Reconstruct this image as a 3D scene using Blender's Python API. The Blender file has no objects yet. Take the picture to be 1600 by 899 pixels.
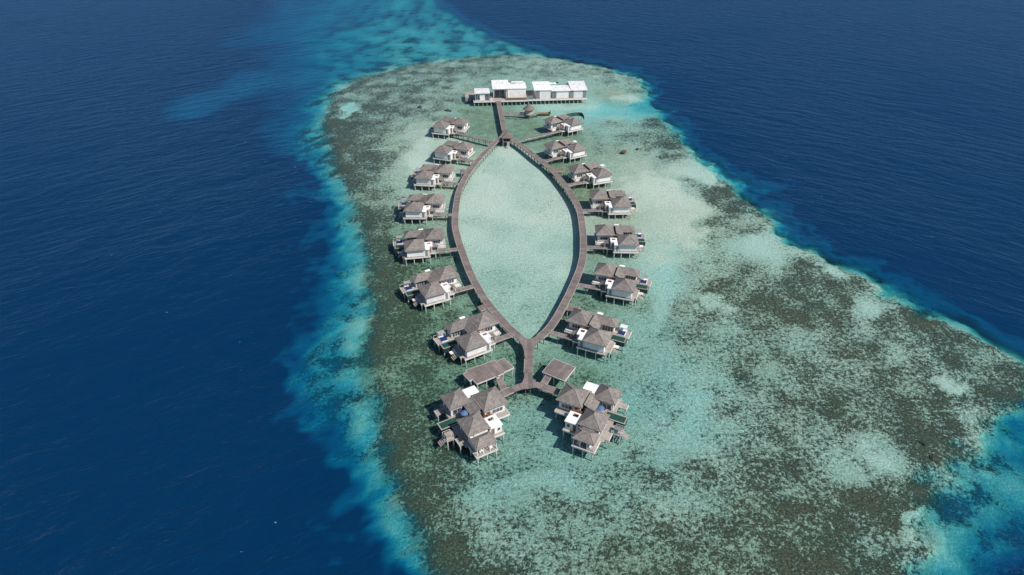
import bpy, bmesh, math, random
import numpy as np
from mathutils import Vector, Matrix, noise as mnoise

random.seed(7); np.random.seed(7)
S = bpy.context.scene
COL = S.collection
R = math.radians

# ---------------------------------------------------------------- camera
FOC = 1067.0; PITCH = R(34); CAMH = 130.0
cd = bpy.data.cameras.new('camera'); cam = bpy.data.objects.new('camera', cd); COL.objects.link(cam)
cd.sensor_width = 36.0; cd.lens = 36.0 * FOC / 1600.0
cd.clip_start = 1.0; cd.clip_end = 40000.0
cam.location = (0, 0, CAMH); cam.rotation_euler = (R(90) - PITCH, 0, 0)
S.camera = cam

# ---------------------------------------------------------------- light
SUN_DIR = Vector((0.76, -0.46, 1.0)).normalized()
elev = math.asin(SUN_DIR.z)
w = bpy.data.worlds.new('World'); S.world = w; w.use_nodes = True
nt = w.node_tree; nt.nodes.clear()
sky = nt.nodes.new('ShaderNodeTexSky'); sky.sky_type = 'NISHITA'; sky.sun_disc = False
sky.sun_elevation = elev
sky.sun_rotation = math.atan2(SUN_DIR.x, SUN_DIR.y)
sky.air_density = 1.0; sky.dust_density = 0.3; sky.ozone_density = 2.5
bg = nt.nodes.new('ShaderNodeBackground'); bg.inputs['Strength'].default_value = 0.075
wo = nt.nodes.new('ShaderNodeOutputWorld')
tc = nt.nodes.new('ShaderNodeTexCoord'); sx = nt.nodes.new('ShaderNodeSeparateXYZ'); cx_ = nt.nodes.new('ShaderNodeCombineXYZ')
mz = nt.nodes.new('ShaderNodeMath'); mz.operation = 'MAXIMUM'; mz.inputs[1].default_value = 0.03
nt.links.new(tc.outputs['Generated'], sx.inputs[0]); nt.links.new(sx.outputs[0], cx_.inputs[0]); nt.links.new(sx.outputs[1], cx_.inputs[1])
nt.links.new(sx.outputs[2], mz.inputs[0]); nt.links.new(mz.outputs[0], cx_.inputs[2]); nt.links.new(cx_.outputs[0], sky.inputs[0])
nt.links.new(sky.outputs[0], bg.inputs[0]); nt.links.new(bg.outputs[0], wo.inputs[0])
sl = bpy.data.lights.new('sun', 'SUN'); sl.energy = 4.3; sl.angle = R(0.5); sl.color = (1.0, 0.955, 0.89)
so = bpy.data.objects.new('sun', sl); COL.objects.link(so)
so.rotation_euler = (-SUN_DIR).to_track_quat('-Z', 'Y').to_euler()
S.view_settings.view_transform = 'Standard'; S.view_settings.look = 'None'
S.view_settings.exposure = 0.25; S.view_settings.gamma = 1.0
S.render.engine = 'CYCLES'
S.cycles.transparent_max_bounces = 12
S.cycles.max_bounces = 6

# ---------------------------------------------------------------- helpers
SP, CP = math.sin(PITCH), math.cos(PITCH)
LIFT = 0.5            # every deck stands this much above the heights written below
def at(x, y, z=0.0):
    """point of height z that the photograph shows at (x, y)"""
    dx = (x - 800) / FOC; dy = (y - 449.5) / FOC
    d = (dx, CP - dy * SP, -SP - dy * CP)
    t = (z + (LIFT if z > .7 else 0) - CAMH) / d[2]
    return Vector((d[0] * t, d[1] * t, z))

def tag(o, label=None, cat=None, group=None, kind=None):
    if label: o['label'] = label
    if cat: o['category'] = cat
    if group: o['group'] = group
    if kind: o['kind'] = kind
    return o

def thing(name, label, cat, loc=(0, 0, 0), rz=0, group=None):
    o = bpy.data.objects.new(name, None); COL.objects.link(o)
    o.empty_display_size = 0.5
    o.location = loc; o.rotation_euler = (0, 0, rz)
    return tag(o, label, cat, group)

KIDS = {}
def copy_tree(o, parent=None):
    c = o.copy(); COL.objects.link(c)
    if parent is not None:
        c.parent = parent; KIDS.setdefault(parent.name, []).append(c)
    for ch in list(KIDS.get(o.name, [])):
        copy_tree(ch, c)
    return c

class MB:
    """collects faces, links them as one mesh object"""
    def __init__(s, mx=1): s.v = []; s.f = []; s.uv = {}; s.mx = mx
    def poly(s, pts, uv=None):
        i = len(s.v); s.v += [tuple(p) for p in pts]
        s.f.append(tuple(range(i, i + len(pts))))
        if uv: s.uv[len(s.f) - 1] = uv
    def box(s, x0, x1, y0, y1, z0, z1):
        a = [(x0,y0,z0),(x1,y0,z0),(x1,y1,z0),(x0,y1,z0),(x0,y0,z1),(x1,y0,z1),(x1,y1,z1),(x0,y1,z1)]
        for f in ((3,2,1,0),(4,5,6,7),(0,1,5,4),(1,2,6,5),(2,3,7,6),(3,0,4,7)):
            s.poly([a[k] for k in f])
        return s
    def prism(s, pts, z0, z1):
        """pts counter-clockwise (x, y)"""
        n = len(pts)
        s.poly([(p[0], p[1], z1) for p in pts]); s.poly([(p[0], p[1], z0) for p in reversed(pts)])
        for k in range(n):
            a, b = pts[k], pts[(k + 1) % n]
            s.poly([(a[0],a[1],z0),(b[0],b[1],z0),(b[0],b[1],z1),(a[0],a[1],z1)])
        return s
    def bar(s, a, b, wd, hd=None):
        """rectangular bar from a to b"""
        hd = hd or wd
        a = Vector(a); b = Vector(b); d = (b - a).normalized()
        up = Vector((0, 0, 1)) if abs(d.z) < .9 else Vector((1, 0, 0))
        t = d.cross(up).normalized() * wd / 2; u = t.cross(d).normalized() * hd / 2
        q = [a-t-u, a+t-u, a+t+u, a-t+u, b-t-u, b+t-u, b+t+u, b-t+u]
        for f in ((3,2,1,0),(4,5,6,7),(0,1,5,4),(1,2,6,5),(2,3,7,6),(3,0,4,7)):
            s.poly([q[k] for k in f])
        return s
    def cyl(s, x, y, z0, z1, r0, r1=None, n=10, cap=True):
        r1 = r0 if r1 is None else r1
        c = [(math.cos(2*math.pi*k/n), math.sin(2*math.pi*k/n)) for k in range(n)]
        for k in range(n):
            a, b = c[k], c[(k+1) % n]
            p = [(x+a[0]*r0,y+a[1]*r0,z0),(x+b[0]*r0,y+b[1]*r0,z0)]
            if r1 > 1e-4: p += [(x+b[0]*r1,y+b[1]*r1,z1),(x+a[0]*r1,y+a[1]*r1,z1)]
            else: p += [(x,y,z1)]
            s.poly(p)
        if cap:
            if r1 > 1e-4: s.poly([(x+a[0]*r1,y+a[1]*r1,z1) for a in c])
            s.poly([(x+a[0]*r0,y+a[1]*r0,z0) for a in reversed(c)])
        return s
    def build(s, name, mat, parent=None, smooth=False):
        vs = s.v; fs = s.f
        if s.mx < 0:
            vs = [(-x, y, z) for x, y, z in vs]; fs = [tuple(reversed(f)) for f in fs]
        me = bpy.data.meshes.new(name); me.from_pydata(vs, [], fs); me.update()
        uvl = me.uv_layers.new(name='UVMap')
        for pi, p in enumerate(me.polygons):
            p.use_smooth = smooth
            cu = s.uv.get(pi)
            if cu and s.mx < 0: cu = list(reversed(cu))
            n = p.normal
            if abs(n.z) < .998:
                t = Vector((0,0,1)).cross(n); t.normalize(); b = n.cross(t)
            else: t = Vector((1,0,0)); b = Vector((0,1,0))
            for j, li in enumerate(p.loop_indices):
                if cu: uvl.data[li].uv = cu[j]
                else:
                    co = me.vertices[me.loops[li].vertex_index].co
                    uvl.data[li].uv = (co.dot(t), co.dot(b))
        me.materials.append(mat)
        o = bpy.data.objects.new(name, me); COL.objects.link(o)
        if parent is not None:
            o.parent = parent; KIDS.setdefault(parent.name, []).append(o)
        return o

# ---------------------------------------------------------------- materials
class NT:
    def __init__(s, name):
        s.m = bpy.data.materials.new(name); s.m.use_nodes = True; s.t = s.m.node_tree; s.t.nodes.clear()
        s.out = s.t.nodes.new('ShaderNodeOutputMaterial')
    def n(s, typ, ins=None, **kw):
        nd = s.t.nodes.new(typ)
        for k, v in kw.items(): setattr(nd, k, v)
        for k, v in (ins or {}).items(): s.set(nd, k, v)
        return nd
    def set(s, nd, k, v):
        i = nd.inputs[k]
        if isinstance(v, bpy.types.NodeSocket): s.t.links.new(v, i)
        elif isinstance(v, bpy.types.Node): s.t.links.new(v.outputs[0], i)
        else:
            if i.type == 'RGBA' and len(v) == 3: v = (*v, 1)
            i.default_value = v
    def math(s, op, a, b=None, c=None, clamp=False):
        nd = s.t.nodes.new('ShaderNodeMath'); nd.operation = op; nd.use_clamp = clamp
        s.set(nd, 0, a)
        if b is not None: s.set(nd, 1, b)
        if c is not None: s.set(nd, 2, c)
        return nd.outputs[0]
    def mix(s, f, a, b, blend='MIX'):
        nd = s.t.nodes.new('ShaderNodeMix'); nd.data_type = 'RGBA'; nd.blend_type = blend
        s.set(nd, 0, f); s.set(nd, 6, a); s.set(nd, 7, b)
        return nd.outputs[2]
    def ss(s, v, a, b, lo=0.0, hi=1.0):
        nd = s.t.nodes.new('ShaderNodeMapRange'); nd.interpolation_type = 'SMOOTHSTEP'
        s.set(nd, 0, v); s.set(nd, 1, a); s.set(nd, 2, b); s.set(nd, 3, lo); s.set(nd, 4, hi)
        return nd.outputs[0]
    def lin(s, v, a, b, lo=0.0, hi=1.0):
        nd = s.t.nodes.new('ShaderNodeMapRange')
        s.set(nd, 0, v); s.set(nd, 1, a); s.set(nd, 2, b); s.set(nd, 3, lo); s.set(nd, 4, hi)
        return nd.outputs[0]
    def noise(s, vec, scale, detail=4, rough=.55, dist=0.0):
        return s.n('ShaderNodeTexNoise', {'Vector': vec, 'Scale': scale, 'Detail': detail, 'Roughness': rough, 'Distortion': dist}).outputs[0]
    def mapping(s, vec, loc=(0,0,0), rot=(0,0,0), scale=(1,1,1)):
        return s.n('ShaderNodeMapping', {'Vector': vec, 'Location': loc, 'Rotation': rot, 'Scale': scale}).outputs[0]
    def done(s, sh):
        s.t.links.new(sh if isinstance(sh, bpy.types.NodeSocket) else sh.outputs[0], s.out.inputs[0]); return s.m

def worn(name, col, col2=None, rough=.75, scale=.6, spec=.3, streak=None, bump=0.0, plank=None, metal=0):
    """a weathered surface: two tones by noise, optional streaks along u / v and plank joints"""
    k = NT(name)
    g = k.n('ShaderNodeNewGeometry').outputs['Position']
    uv = k.n('ShaderNodeUVMap').outputs[0]
    col2 = col2 or tuple(c * .8 for c in col)
    f = k.ss(k.noise(g, scale, 6, .65), .36, .64)
    c = k.mix(f, col, col2)
    rnd = k.n('ShaderNodeObjectInfo').outputs['Random']
    c = k.mix(1.0, c, k.n('ShaderNodeCombineColor', {0: k.lin(rnd,0,1,.88,1.09), 1: k.lin(rnd,0,1,.88,1.08), 2: k.lin(rnd,0,1,.89,1.06)}).outputs[0], 'MULTIPLY')
    h = None
    if streak:
        su, sv, amt = streak
        n2 = k.noise(k.mapping(uv, scale=(su, sv, 1)), 1.0, 3, .6)
        m = k.lin(n2, .3, .7, 1 - amt, 1 + amt)
        c = k.mix(1.0, c, k.n('ShaderNodeCombineColor', {0: m, 1: m, 2: m}).outputs[0], 'MULTIPLY')
        h = n2
    if plank:
        ax, pitch, depth = plank          # joints: thin dark lines every «pitch» metres along u (0) or v (1)
        sx = k.n('ShaderNodeSeparateXYZ', {0: uv}).outputs[ax]
        q = k.math('FRACT', k.math('DIVIDE', sx, pitch))
        ln = k.math('LESS_THAN', q, .1)
        idn = k.math('FLOOR', k.math('DIVIDE', sx, pitch))
        wn = k.n('ShaderNodeTexWhiteNoise', {'W': idn}, noise_dimensions='1D').outputs[0]
        m = k.math('SUBTRACT', k.lin(wn, 0, 1, 1 - depth, 1 + depth), k.math('MULTIPLY', ln, depth * 1.3))
        c = k.mix(1.0, c, k.n('ShaderNodeCombineColor', {0: m, 1: m, 2: m}).outputs[0], 'MULTIPLY')
    b = k.n('ShaderNodeBsdfPrincipled', {'Base Color': c, 'Roughness': rough, 'Specular IOR Level': spec, 'Metallic': metal})
    if bump and h is not None:
        k.set(b, 'Normal', k.n('ShaderNodeBump', {'Height': h, 'Strength': bump, 'Distance': .05}).outputs[0])
    return k.done(b)

M = {}
M['shingle'] = worn('shingle_roof', (.24,.214,.197), (.17,.15,.139), .85, .9, .2, streak=(4.5, 1.3, .28), bump=.9, plank=(1, .55, .07))
M['ridge'] = worn('ridge_tiles', (.30,.272,.25), (.24,.215,.197), .8, 1.5)
M['boardwood'] = worn('boardwalk_planks', (.24,.198,.182), (.18,.148,.137), .8, .35, .25, streak=(6, .6, .16), plank=(0, 1.15, .17))
M['edgewood'] = worn('pale_edge_timber', (.42,.375,.34), (.33,.295,.27), .75, .7)
M['deckwood'] = worn('villa_deck_planks', (.40,.355,.32), (.30,.265,.24), .8, .6, .25, streak=(.6, 6, .15), plank=(1, .6, .08))
M['fascia'] = worn('painted_fascia', (.74,.72,.69), (.60,.58,.55), .6, .8)
M['post'] = worn('concrete_post', (.62,.60,.57), (.46,.46,.43), .8, 1.2)
M['postdark'] = worn('timber_post', (.20,.17,.15), (.13,.115,.10), .85, 1.2)
M['siding'] = worn('white_siding', (.80,.775,.745), (.72,.695,.665), .6, .5, .3, plank=(1, .42, .035))
M['whiteroof'] = worn('white_membrane_roof', (.86,.85,.84), (.79,.78,.77), .5, .45, .3)
M['metalroof'] = worn('white_metal_roof', (.82,.81,.80), (.70,.69,.69), .4, .25, .4, plank=(0, .9, .06))
M['frame'] = worn('white_frame', (.78,.77,.75), (.72,.71,.69), .5, 1)
M['graypanel'] = worn('grey_slatted_panel', (.23,.25,.26), (.19,.205,.215), .7, .8, .3, plank=(0, .4, .12))
M['brownpanel'] = worn('brown_timber_panel', (.24,.15,.095), (.17,.105,.07), .8, .8)
M['bluefab'] = worn('blue_fabric', (.013,.034,.15), (.010,.026,.11), .8, 2)
M['bluefab2'] = worn('pale_blue_fabric', (.10,.19,.36), (.08,.15,.30), .8, 2)
M['whitefab'] = worn('white_fabric', (.80,.80,.78), (.70,.72,.70), .8, 2)
M['greyfab'] = worn('grey_fabric', (.42,.40,.38), (.34,.32,.31), .85, 2)
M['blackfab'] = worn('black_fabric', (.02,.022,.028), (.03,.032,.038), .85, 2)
M['darknet'] = worn('dark_green_mesh', (.10,.15,.14), (.05,.08,.078), .9, .5, .1, plank=(0, 2.2, .3))
M['leafo'] = worn('orange_leaves', (.48,.17,.035), (.32,.10,.03), .7, 3)
M['leafg'] = worn('olive_leaves', (.10,.11,.035), (.06,.075,.025), .7, 3)
M['bark'] = worn('plant_bark', (.12,.085,.06), None, .9, 3)
M['coping'] = worn('pool_coping', (.36,.33,.29), (.27,.25,.22), .7, 1)
M['pooltile'] = worn('dark_pool_tile', (.035,.055,.05), (.025,.04,.038), .4, .8)
M['boathull'] = worn('varnished_boat_wood', (.30,.20,.11), (.20,.13,.07), .6, 1.2)
M['thatch'] = worn('grey_thatch', (.21,.17,.155), (.15,.12,.11), .95, 1.2, .1, streak=(9, .8, .25), bump=.8)
M['rock'] = worn('coral_rock', (.16,.12,.075), (.07,.058,.04), .95, 1.1, .1)
def glass():
    k = NT('dark_glass')
    g = k.n('ShaderNodeNewGeometry').outputs['Position']
    c = k.mix(k.ss(k.noise(g, .8, 3), .4, .6), (.03,.045,.06), (.10,.12,.14))
    return k.done(k.n('ShaderNodeBsdfPrincipled', {'Base Color': c, 'Roughness': .06, 'Specular IOR Level': .6}))
M['glass'] = glass()
def poolwater():
    k = NT('pool_water')
    g = k.n('ShaderNodeNewGeometry').outputs['Position']
    bmp = k.n('ShaderNodeBump', {'Height': k.noise(g, 1.8, 3), 'Strength': .25, 'Distance': .05})
    return k.done(k.n('ShaderNodeBsdfPrincipled', {'Base Color': (.022,.07,.058), 'Roughness': .08, 'IOR': 1.33, 'Normal': bmp.outputs[0]}))
M['poolwater'] = poolwater()

# ---------------------------------------------------------------- reef, seabed and sea
REEF = [(540,132),(575,116),(640,100),(700,92),(790,82),(870,88),(945,103),(1000,122),(1012,150),(1040,188),(1072,228),
        (1112,268),(1150,292),(1195,340),(1235,376),(1300,408),(1400,462),(1480,503),(1560,545),(1640,590),
        (1585,640),(1510,690),(1450,735),(1425,790),(1425,850),(1415,930),(1420,1050),(800,1080),(720,960),
        (684,885),(655,825),(625,765),(606,700),(588,640),(572,590),(574,530),(590,470),(584,425),(572,375),(556,330),(534,285),(520,240),(508,195),(515,150)]
# slope character of the rim, by place: (x, y, belt width in m, depth at the end of the belt)
RIM = [(540,110,16,7),(700,85,26,7.5),(800,70,9,9),(900,88,6,8),(1010,130,6,7.5),(1060,210,6,7.5),(1120,265,7,7),(1200,335,8,7),(1300,405,8,7),
       (1400,465,7,7.5),(1500,520,8,7.5),(1600,575,10,8),(1560,650,13,8.5),(1480,720,18,8),(1440,790,20,8),(1440,899,20,7.5),
       (690,900,10,6),(640,820,11,6),(600,720,12,6.2),(575,620,12,6),(570,540,13,5.8),(580,460,13,5.5),(570,380,12,5.8),(545,310,12,6),(515,240,12,6.5),(505,190,11,6.5)]
# what lies on the reef flat, by place: (x, y, coral cover, green algae, depth in m)
FLAT = [(800,260,.06,.10,.9),(800,330,.05,.1,.85),(800,400,.10,.05,1.0),(740,340,.05,.1,.8),(880,350,.06,.1,.85),(830,450,.2,.1,1.2),(828,500,.25,.1,1.35),(770,430,.15,.1,1.1),
 (750,190,.35,.7,1.3),(740,165,.4,.5,1.3),(830,195,.25,.75,1.3),(880,215,.35,.7,1.2),(870,265,.3,.8,1.1),(905,300,.3,.8,1.0),(925,345,.05,.35,.8),(960,345,.1,.3,.8),(1010,300,.05,.15,.75),
 (1050,320,.02,.1,.7),(1080,330,.1,.1,.8),(1040,400,.1,.1,1.0),(1060,350,.05,.1,.75),(1040,440,.15,.1,1.6),(1030,520,.3,.15,1.8),(1010,640,.3,.1,2.0),
 (925,410,.3,.4,1.3),(900,460,.4,.6,1.5),(880,500,.45,.6,1.6),(900,590,.45,.6,1.7),(980,560,.35,.3,1.8),(760,560,.45,.6,1.6),(700,600,.5,.5,1.7),(640,600,.6,.5,1.6),(620,520,.72,.45,1.5),
 (660,500,.55,.55,1.5),(720,470,.4,.5,1.4),(640,420,.5,.5,1.4),(690,400,.4,.4,1.4),(600,400,.72,.3,1.4),(640,350,.45,.3,1.3),(690,350,.2,.2,1.0),(590,450,.85,.3,1.4),(575,350,.85,.2,1.4),(545,280,.9,.15,1.4),(600,300,.6,.25,1.2),
 (530,200,.9,.15,1.5),(560,170,.75,.15,1.5),(570,240,.85,.2,1.3),(610,230,.55,.3,1.1),(640,290,.3,.2,1.0),(655,250,.12,.1,.85),(668,220,.15,.1,.9),(690,300,.15,.3,.9),(610,160,.7,.25,1.3),(650,125,.65,.2,1.4),
 (760,95,.6,.3,1.3),(700,150,.55,.2,1.2),(700,110,.6,.2,1.3),(850,105,.55,.2,1.2),(930,112,.55,.15,1.2),(975,130,.5,.1,1.4),(960,148,.2,.5,.9),(990,160,.45,.2,1.3),
 (950,174,.0,.0,3.0),(1000,171,.0,.0,4.0),(905,172,.0,.05,2.0),(865,168,.0,.1,1.3),(1025,168,.0,0,5.0),(900,166,.1,.4,1.0),
 (960,192,.45,.2,1.4),(1020,192,.7,.1,1.6),(1052,222,.75,.1,1.6),(1000,215,.55,.2,1.3),(980,240,.35,.35,1.1),(1040,245,.6,.2,1.3),(1000,262,.15,.2,.9),(1060,268,.1,.05,.9),(1095,272,.15,.0,1.2),
 (1075,285,.6,.1,1.2),(1110,300,.8,.15,1.3),(1150,318,.75,.15,1.4),(1110,345,.5,.2,1.1),(1160,350,.6,.2,1.2),(1190,385,.05,.0,1.3),(1210,395,.15,.0,1.3),(1170,420,.6,.25,1.2),(1250,425,.7,.2,1.3),(1100,420,.5,.2,1.2),
 (1085,470,.6,.25,1.2),(1140,450,.6,.25,1.2),(1200,480,.65,.3,1.2),(1300,470,.75,.2,1.3),(1400,500,.8,.15,1.3),(1500,550,.8,.1,1.4),(1370,480,.2,.0,1.3),(1420,560,.6,.1,1.3),(1350,560,.65,.2,1.2),(1200,570,.62,.2,1.3),(1100,540,.55,.15,1.4),
 (1080,600,.45,.1,1.6),(1080,660,.35,.05,1.8),(1060,700,.3,.05,1.8),(1030,600,.35,.1,1.9),(1150,640,.6,.1,1.4),(1250,640,.66,.15,1.3),(1350,640,.72,.2,1.3),(1450,640,.85,.2,1.3),(1545,620,.75,.1,1.5),(1510,570,.5,.1,1.4),(1500,640,.6,.1,1.4),(1375,712,.1,.0,1.5),(1350,730,.5,.1,1.4),
 (1335,690,.5,.05,1.4),(1430,700,.75,.2,1.4),(1420,760,.8,.2,1.4),(1200,720,.68,.2,1.3),(1120,740,.6,.1,1.4),(1030,760,.65,.15,1.5),(960,740,.5,.15,1.7),(850,720,.4,.2,1.9),(850,680,.35,.25,1.9),(780,740,.4,.2,1.8),(740,760,.4,.15,1.7),(680,720,.6,.3,1.6),
 (655,760,.85,.25,1.5),(640,700,.85,.3,1.5),(610,640,.75,.3,1.5),(700,800,.55,.2,1.5),(700,850,.75,.3,1.5),(720,890,.85,.3,1.5),(800,830,.55,.2,1.5),(880,840,.6,.2,1.5),(960,870,.6,.35,1.3),(1080,820,.65,.2,1.3),(1150,880,.7,.35,1.2),
 (1250,800,.85,.3,1.2),(1350,800,.9,.25,1.3),(1300,880,.85,.3,1.2),(1390,870,.7,.2,1.5)]
# shoals beyond the rim: (x, y, half length px, half width px, angle deg, depth)
SHOAL = [(365,140,140,27,-22,11.5),(290,168,70,22,-8,13.5),(470,120,60,30,-10,12),(470,100,70,40,-30,16),(480,40,120,26,-8,15),(400,60,120,50,-10,17),(440,200,60,70,0,15),
         (545,170,14,10,-40,2.2),(525,225,16,50,8,5.5),
         (1570,640,40,22,30,9),(1480,860,38,60,0,8)]

def grid_axis(a, b, step, far_lo, far_hi, g=1.09):
    xs = list(np.arange(a, b + 1e-6, step)); d = step
    hi = []; v = xs[-1]
    while v < far_hi: d *= g; v += d; hi.append(v)
    lo = []; v = xs[0]; d = step
    while v > far_lo: d *= g; v -= d; lo.append(v)
    return np.array(lo[::-1] + xs + hi)

gx = grid_axis(-130, 150, 1.5, -9000, 9000)
gy = grid_axis(62, 440, 1.5, -2500, 14000)
GX, GY = np.meshgrid(gx, gy)
SH = GX.shape

def fbm(x, y, s, o=0, octv=4):
    r = np.zeros(x.shape); flat = r.ravel(); xf = (x * s).ravel(); yf = (y * s).ravel()
    for i in range(flat.size):
        flat[i] = mnoise.fractal(Vector((xf[i] + o, yf[i] + o * 1.7, o)), 1.0, 2.0, octv)
    return r

inner = (abs(GX) < 700) & (GY < 900) & (GY > 0)
N1 = np.zeros(SH); N2 = np.zeros(SH); N3 = np.zeros(SH)
N1[inner] = fbm(GX[inner], GY[inner], 1 / 22., 3.1)
N2[inner] = fbm(GX[inner], GY[inner], 1 / 26., 11.7)
N3[inner] = fbm(GX[inner], GY[inner], 1 / 9., 21.3, 3)
N4 = np.zeros(SH); core = (GX > -110) & (GX < 140) & (GY > 60) & (GY < 560)
N4[core] = fbm(GX[core], GY[core], 1 / 4.2, 33.3, 3)
# each water point's place in the photograph: the two drawn maps above are read there
WX = GX + N1 * 2.8 + N3 * 1.6; WY = GY + N2 * 3.5 - np.roll(N3, 7, 1) * 2.0
fwd = WY * CP + CAMH * SP
fwd = np.maximum(fwd, 5)
PX = 800 + FOC * WX / fwd
PY = 449.5 - FOC * (WY * SP - CAMH * CP) / fwd

def seg_dist(P, X, Y):
    """distance in metres to a closed outline, and inside / outside"""
    best = np.full(X.shape, 1e9); ins = np.zeros(X.shape, bool)
    for k in range(len(P)):
        a, b = P[k], P[(k + 1) % len(P)]
        dx, dy = b[0] - a[0], b[1] - a[1]
        t = np.clip(((X - a[0]) * dx + (Y - a[1]) * dy) / (dx * dx + dy * dy), 0, 1)
        best = np.minimum(best, np.hypot(X - a[0] - t * dx, Y - a[1] - t * dy))
        c = (a[1] > Y) != (b[1] > Y)
        ins ^= c & (X < (b[0] - a[0]) * (Y - a[1]) / ((b[1] - a[1]) or 1e-9) + a[0])
    return best, ins
outline = [tuple(at(*p)[:2]) for p in REEF]
dist, ins = seg_dist(outline, WX, WY)
sd = np.where(ins, -dist, dist) + N4 * 2.6 + N3 * .8

def shepard(pts, cols, power, X=PX, Y=PY, asp=1.9, soft=6.0):
    W = np.zeros(X.shape); A = [np.zeros(X.shape) for _ in cols]
    for p in pts:
        s = 1.0 / (0.00638 * max(p[1] + 270, 100))           # metres per pixel there: weights in metres
        d = np.hypot((X - p[0]) * s, (Y - p[1]) * s * asp) + soft * .3
        wgt = 1.0 / d ** power
        W += wgt
        for j, c in enumerate(cols): A[j] += wgt * p[c]
    return [a / W for a in A]
belt, bdep = shepard(RIM, (2, 3), 3)
cov, alg, fdep = shepard(FLAT, (2, 3, 4), 3.6)
fdep = fdep * .86
west = np.clip((735 - PX) / 60, 0, 1) * np.clip((PY - 300) / 60, 0, 1)
cov = cov + .12 * west; alg = np.clip(alg + .22 * west, 0, 1)

o = np.maximum(sd, 0)
belt = belt * .82 * np.clip(1 + .7 * N2, .55, 1.4)
t1 = np.clip(o / belt, 0, 1)
dep_out = 2.2 + (bdep - 2.2) * t1 ** .8 + np.maximum(o - belt, 0) * np.clip(13.0 / belt, 1.2, 2.4) * (1 + .15 * N1)
dep_out = dep_out * np.clip(1 + .35 * N3 + .2 * N1 + .35 * N4, .6, 1.7)
dep_out = np.minimum(dep_out, 60)
mixf = np.clip((sd + 3.5) / 5.0, 0, 1); mixf = mixf * mixf * (3 - 2 * mixf)
dep = fdep * (1 + .12 * N3) * (1 - mixf) + dep_out * mixf
# drowned shelf running on to the north-west
SHELF = [(548,140),(520,118),(480,70),(440,10),(410,-70),(650,-70),(684,2),(716,28),(770,56),(850,82),(950,112),(880,100),(790,92),(700,100),(640,110)]
hd_, hin = seg_dist([tuple(at(*p)[:2]) for p in SHELF], WX, WY)
ho = np.where(hin, 0, hd_)
hdep = 4.6 + 8.5 * np.clip((640 - PX) / 230, 0, 1) ** 1.3 + 3.0 * np.clip((60 - PY) / 90, 0, 1)
hdep = hdep * np.clip(1 + .3 * N3 + .15 * N1, .7, 1.5) + ho * np.where(PX > 640, 1.3, .45)
dep = np.where(sd > 0, np.minimum(dep, hdep), dep)
for (cx, cy, hl, hw, ang, d0) in SHOAL:
    c, s_ = math.cos(R(ang)), math.sin(R(ang))
    u = ((PX - cx) * c + (PY - cy) * s_) / hl; v = (-(PX - cx) * s_ + (PY - cy) * c) / hw
    g = np.exp(-(u * u + v * v) * .75)
    inv = 1 / np.maximum(dep, .3); add = (1 / d0) * g * (1 + .25 * N3 + .2 * N1)
    dep = 1 / np.maximum(inv, np.clip((inv ** 3 + np.maximum(add, 0) ** 3), 1e-9, None) ** (1 / 3.))
far_ = np.clip((np.hypot(GX, GY - 300) - 520) / 200, 0, 1)
dep = dep * (1 - far_) + 60 * far_
dep = np.clip(dep, .45, 60)
rimw = np.clip((sd + .5) / 3.5, 0, 1)
out_cov = np.clip(.26 + .7 * np.clip(N3 + .6 * N2, -1, 1) + .55 * N4, 0, .9) * np.clip(belt / 8, .3, 1)
out_cov = np.where((hdep < 14) & (ho < 8), np.clip(.42 + .7 * N3 + .25 * N2, 0, .9), out_cov)
cov = cov * (1 - rimw) + out_cov * rimw
cov = np.clip(cov + .10 * N2 + .06 * N1, 0, 1)
# the enclosed lagoon, and sand tongues and channels with an outline of their own
LENS = [(787.5,211),(765,231),(738.5,261),(722,287.5),(714,314),(711,345),(716,375),(728.3,411),(745,447),(768,482),(790.5,508),(824,536),
        (848,523),(871,494.6),(891,456.7),(906.8,419),(911.6,390),(911,363),(904.7,327),(893,304),(872.5,276.8),(843,249.5),(816,228.5)]
ld, lin_ = seg_dist([tuple(at(*p, 1.9)[:2]) for p in LENS], GX, GY)
lf = np.clip(.5 + np.where(lin_, ld, -ld) / 3.0, 0, 1)
south = np.clip((255 - GY) / 90., 0, 1)
cov = cov * (1 - lf) + (.06 + .26 * south ** 1.5 + .16 * N2 + .08 * N1) * lf
alg = alg * (1 - lf) + (.03 + .10 * south) * lf
dep = dep * (1 - lf) + (.78 + .45 * south + .05 * N3 + .22 * N1) * lf
SAND = [(962,173,70,8,-2,2.3,0),(1012,170,24,10,0,4.5,0),(900,167,35,4,-3,1.2,0),(1195,383,24,11,35,1.1,0),(1218,398,14,7,20,1.1,.1),(1375,713,30,13,12,1.1,0),(1350,742,16,9,50,1.1,.15),(1368,478,24,6,18,1.1,.05),
        (1340,690,14,8,0,1.1,.1),(655,248,14,34,18,.7,.05),(1042,450,13,75,12,1.4,.08),(1020,300,45,30,10,.6,.02),(1075,345,26,40,-25,.6,.04),(1100,275,30,9,25,.9,.05),(1475,590,38,10,25,1.0,.1),(1510,640,20,14,0,1.2,.2),
        (1085,640,22,55,12,1.6,.22),(1120,470,30,14,10,1.0,.2),(546,170,14,9,-30,1.8,0),(980,153,22,6,5,.8,.1),(1300,422,26,6,25,1.1,.1),(1410,850,16,34,0,1.2,.2),(1420,795,22,10,-20,1.3,.15),(870,760,60,22,8,1.6,.25)]
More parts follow.
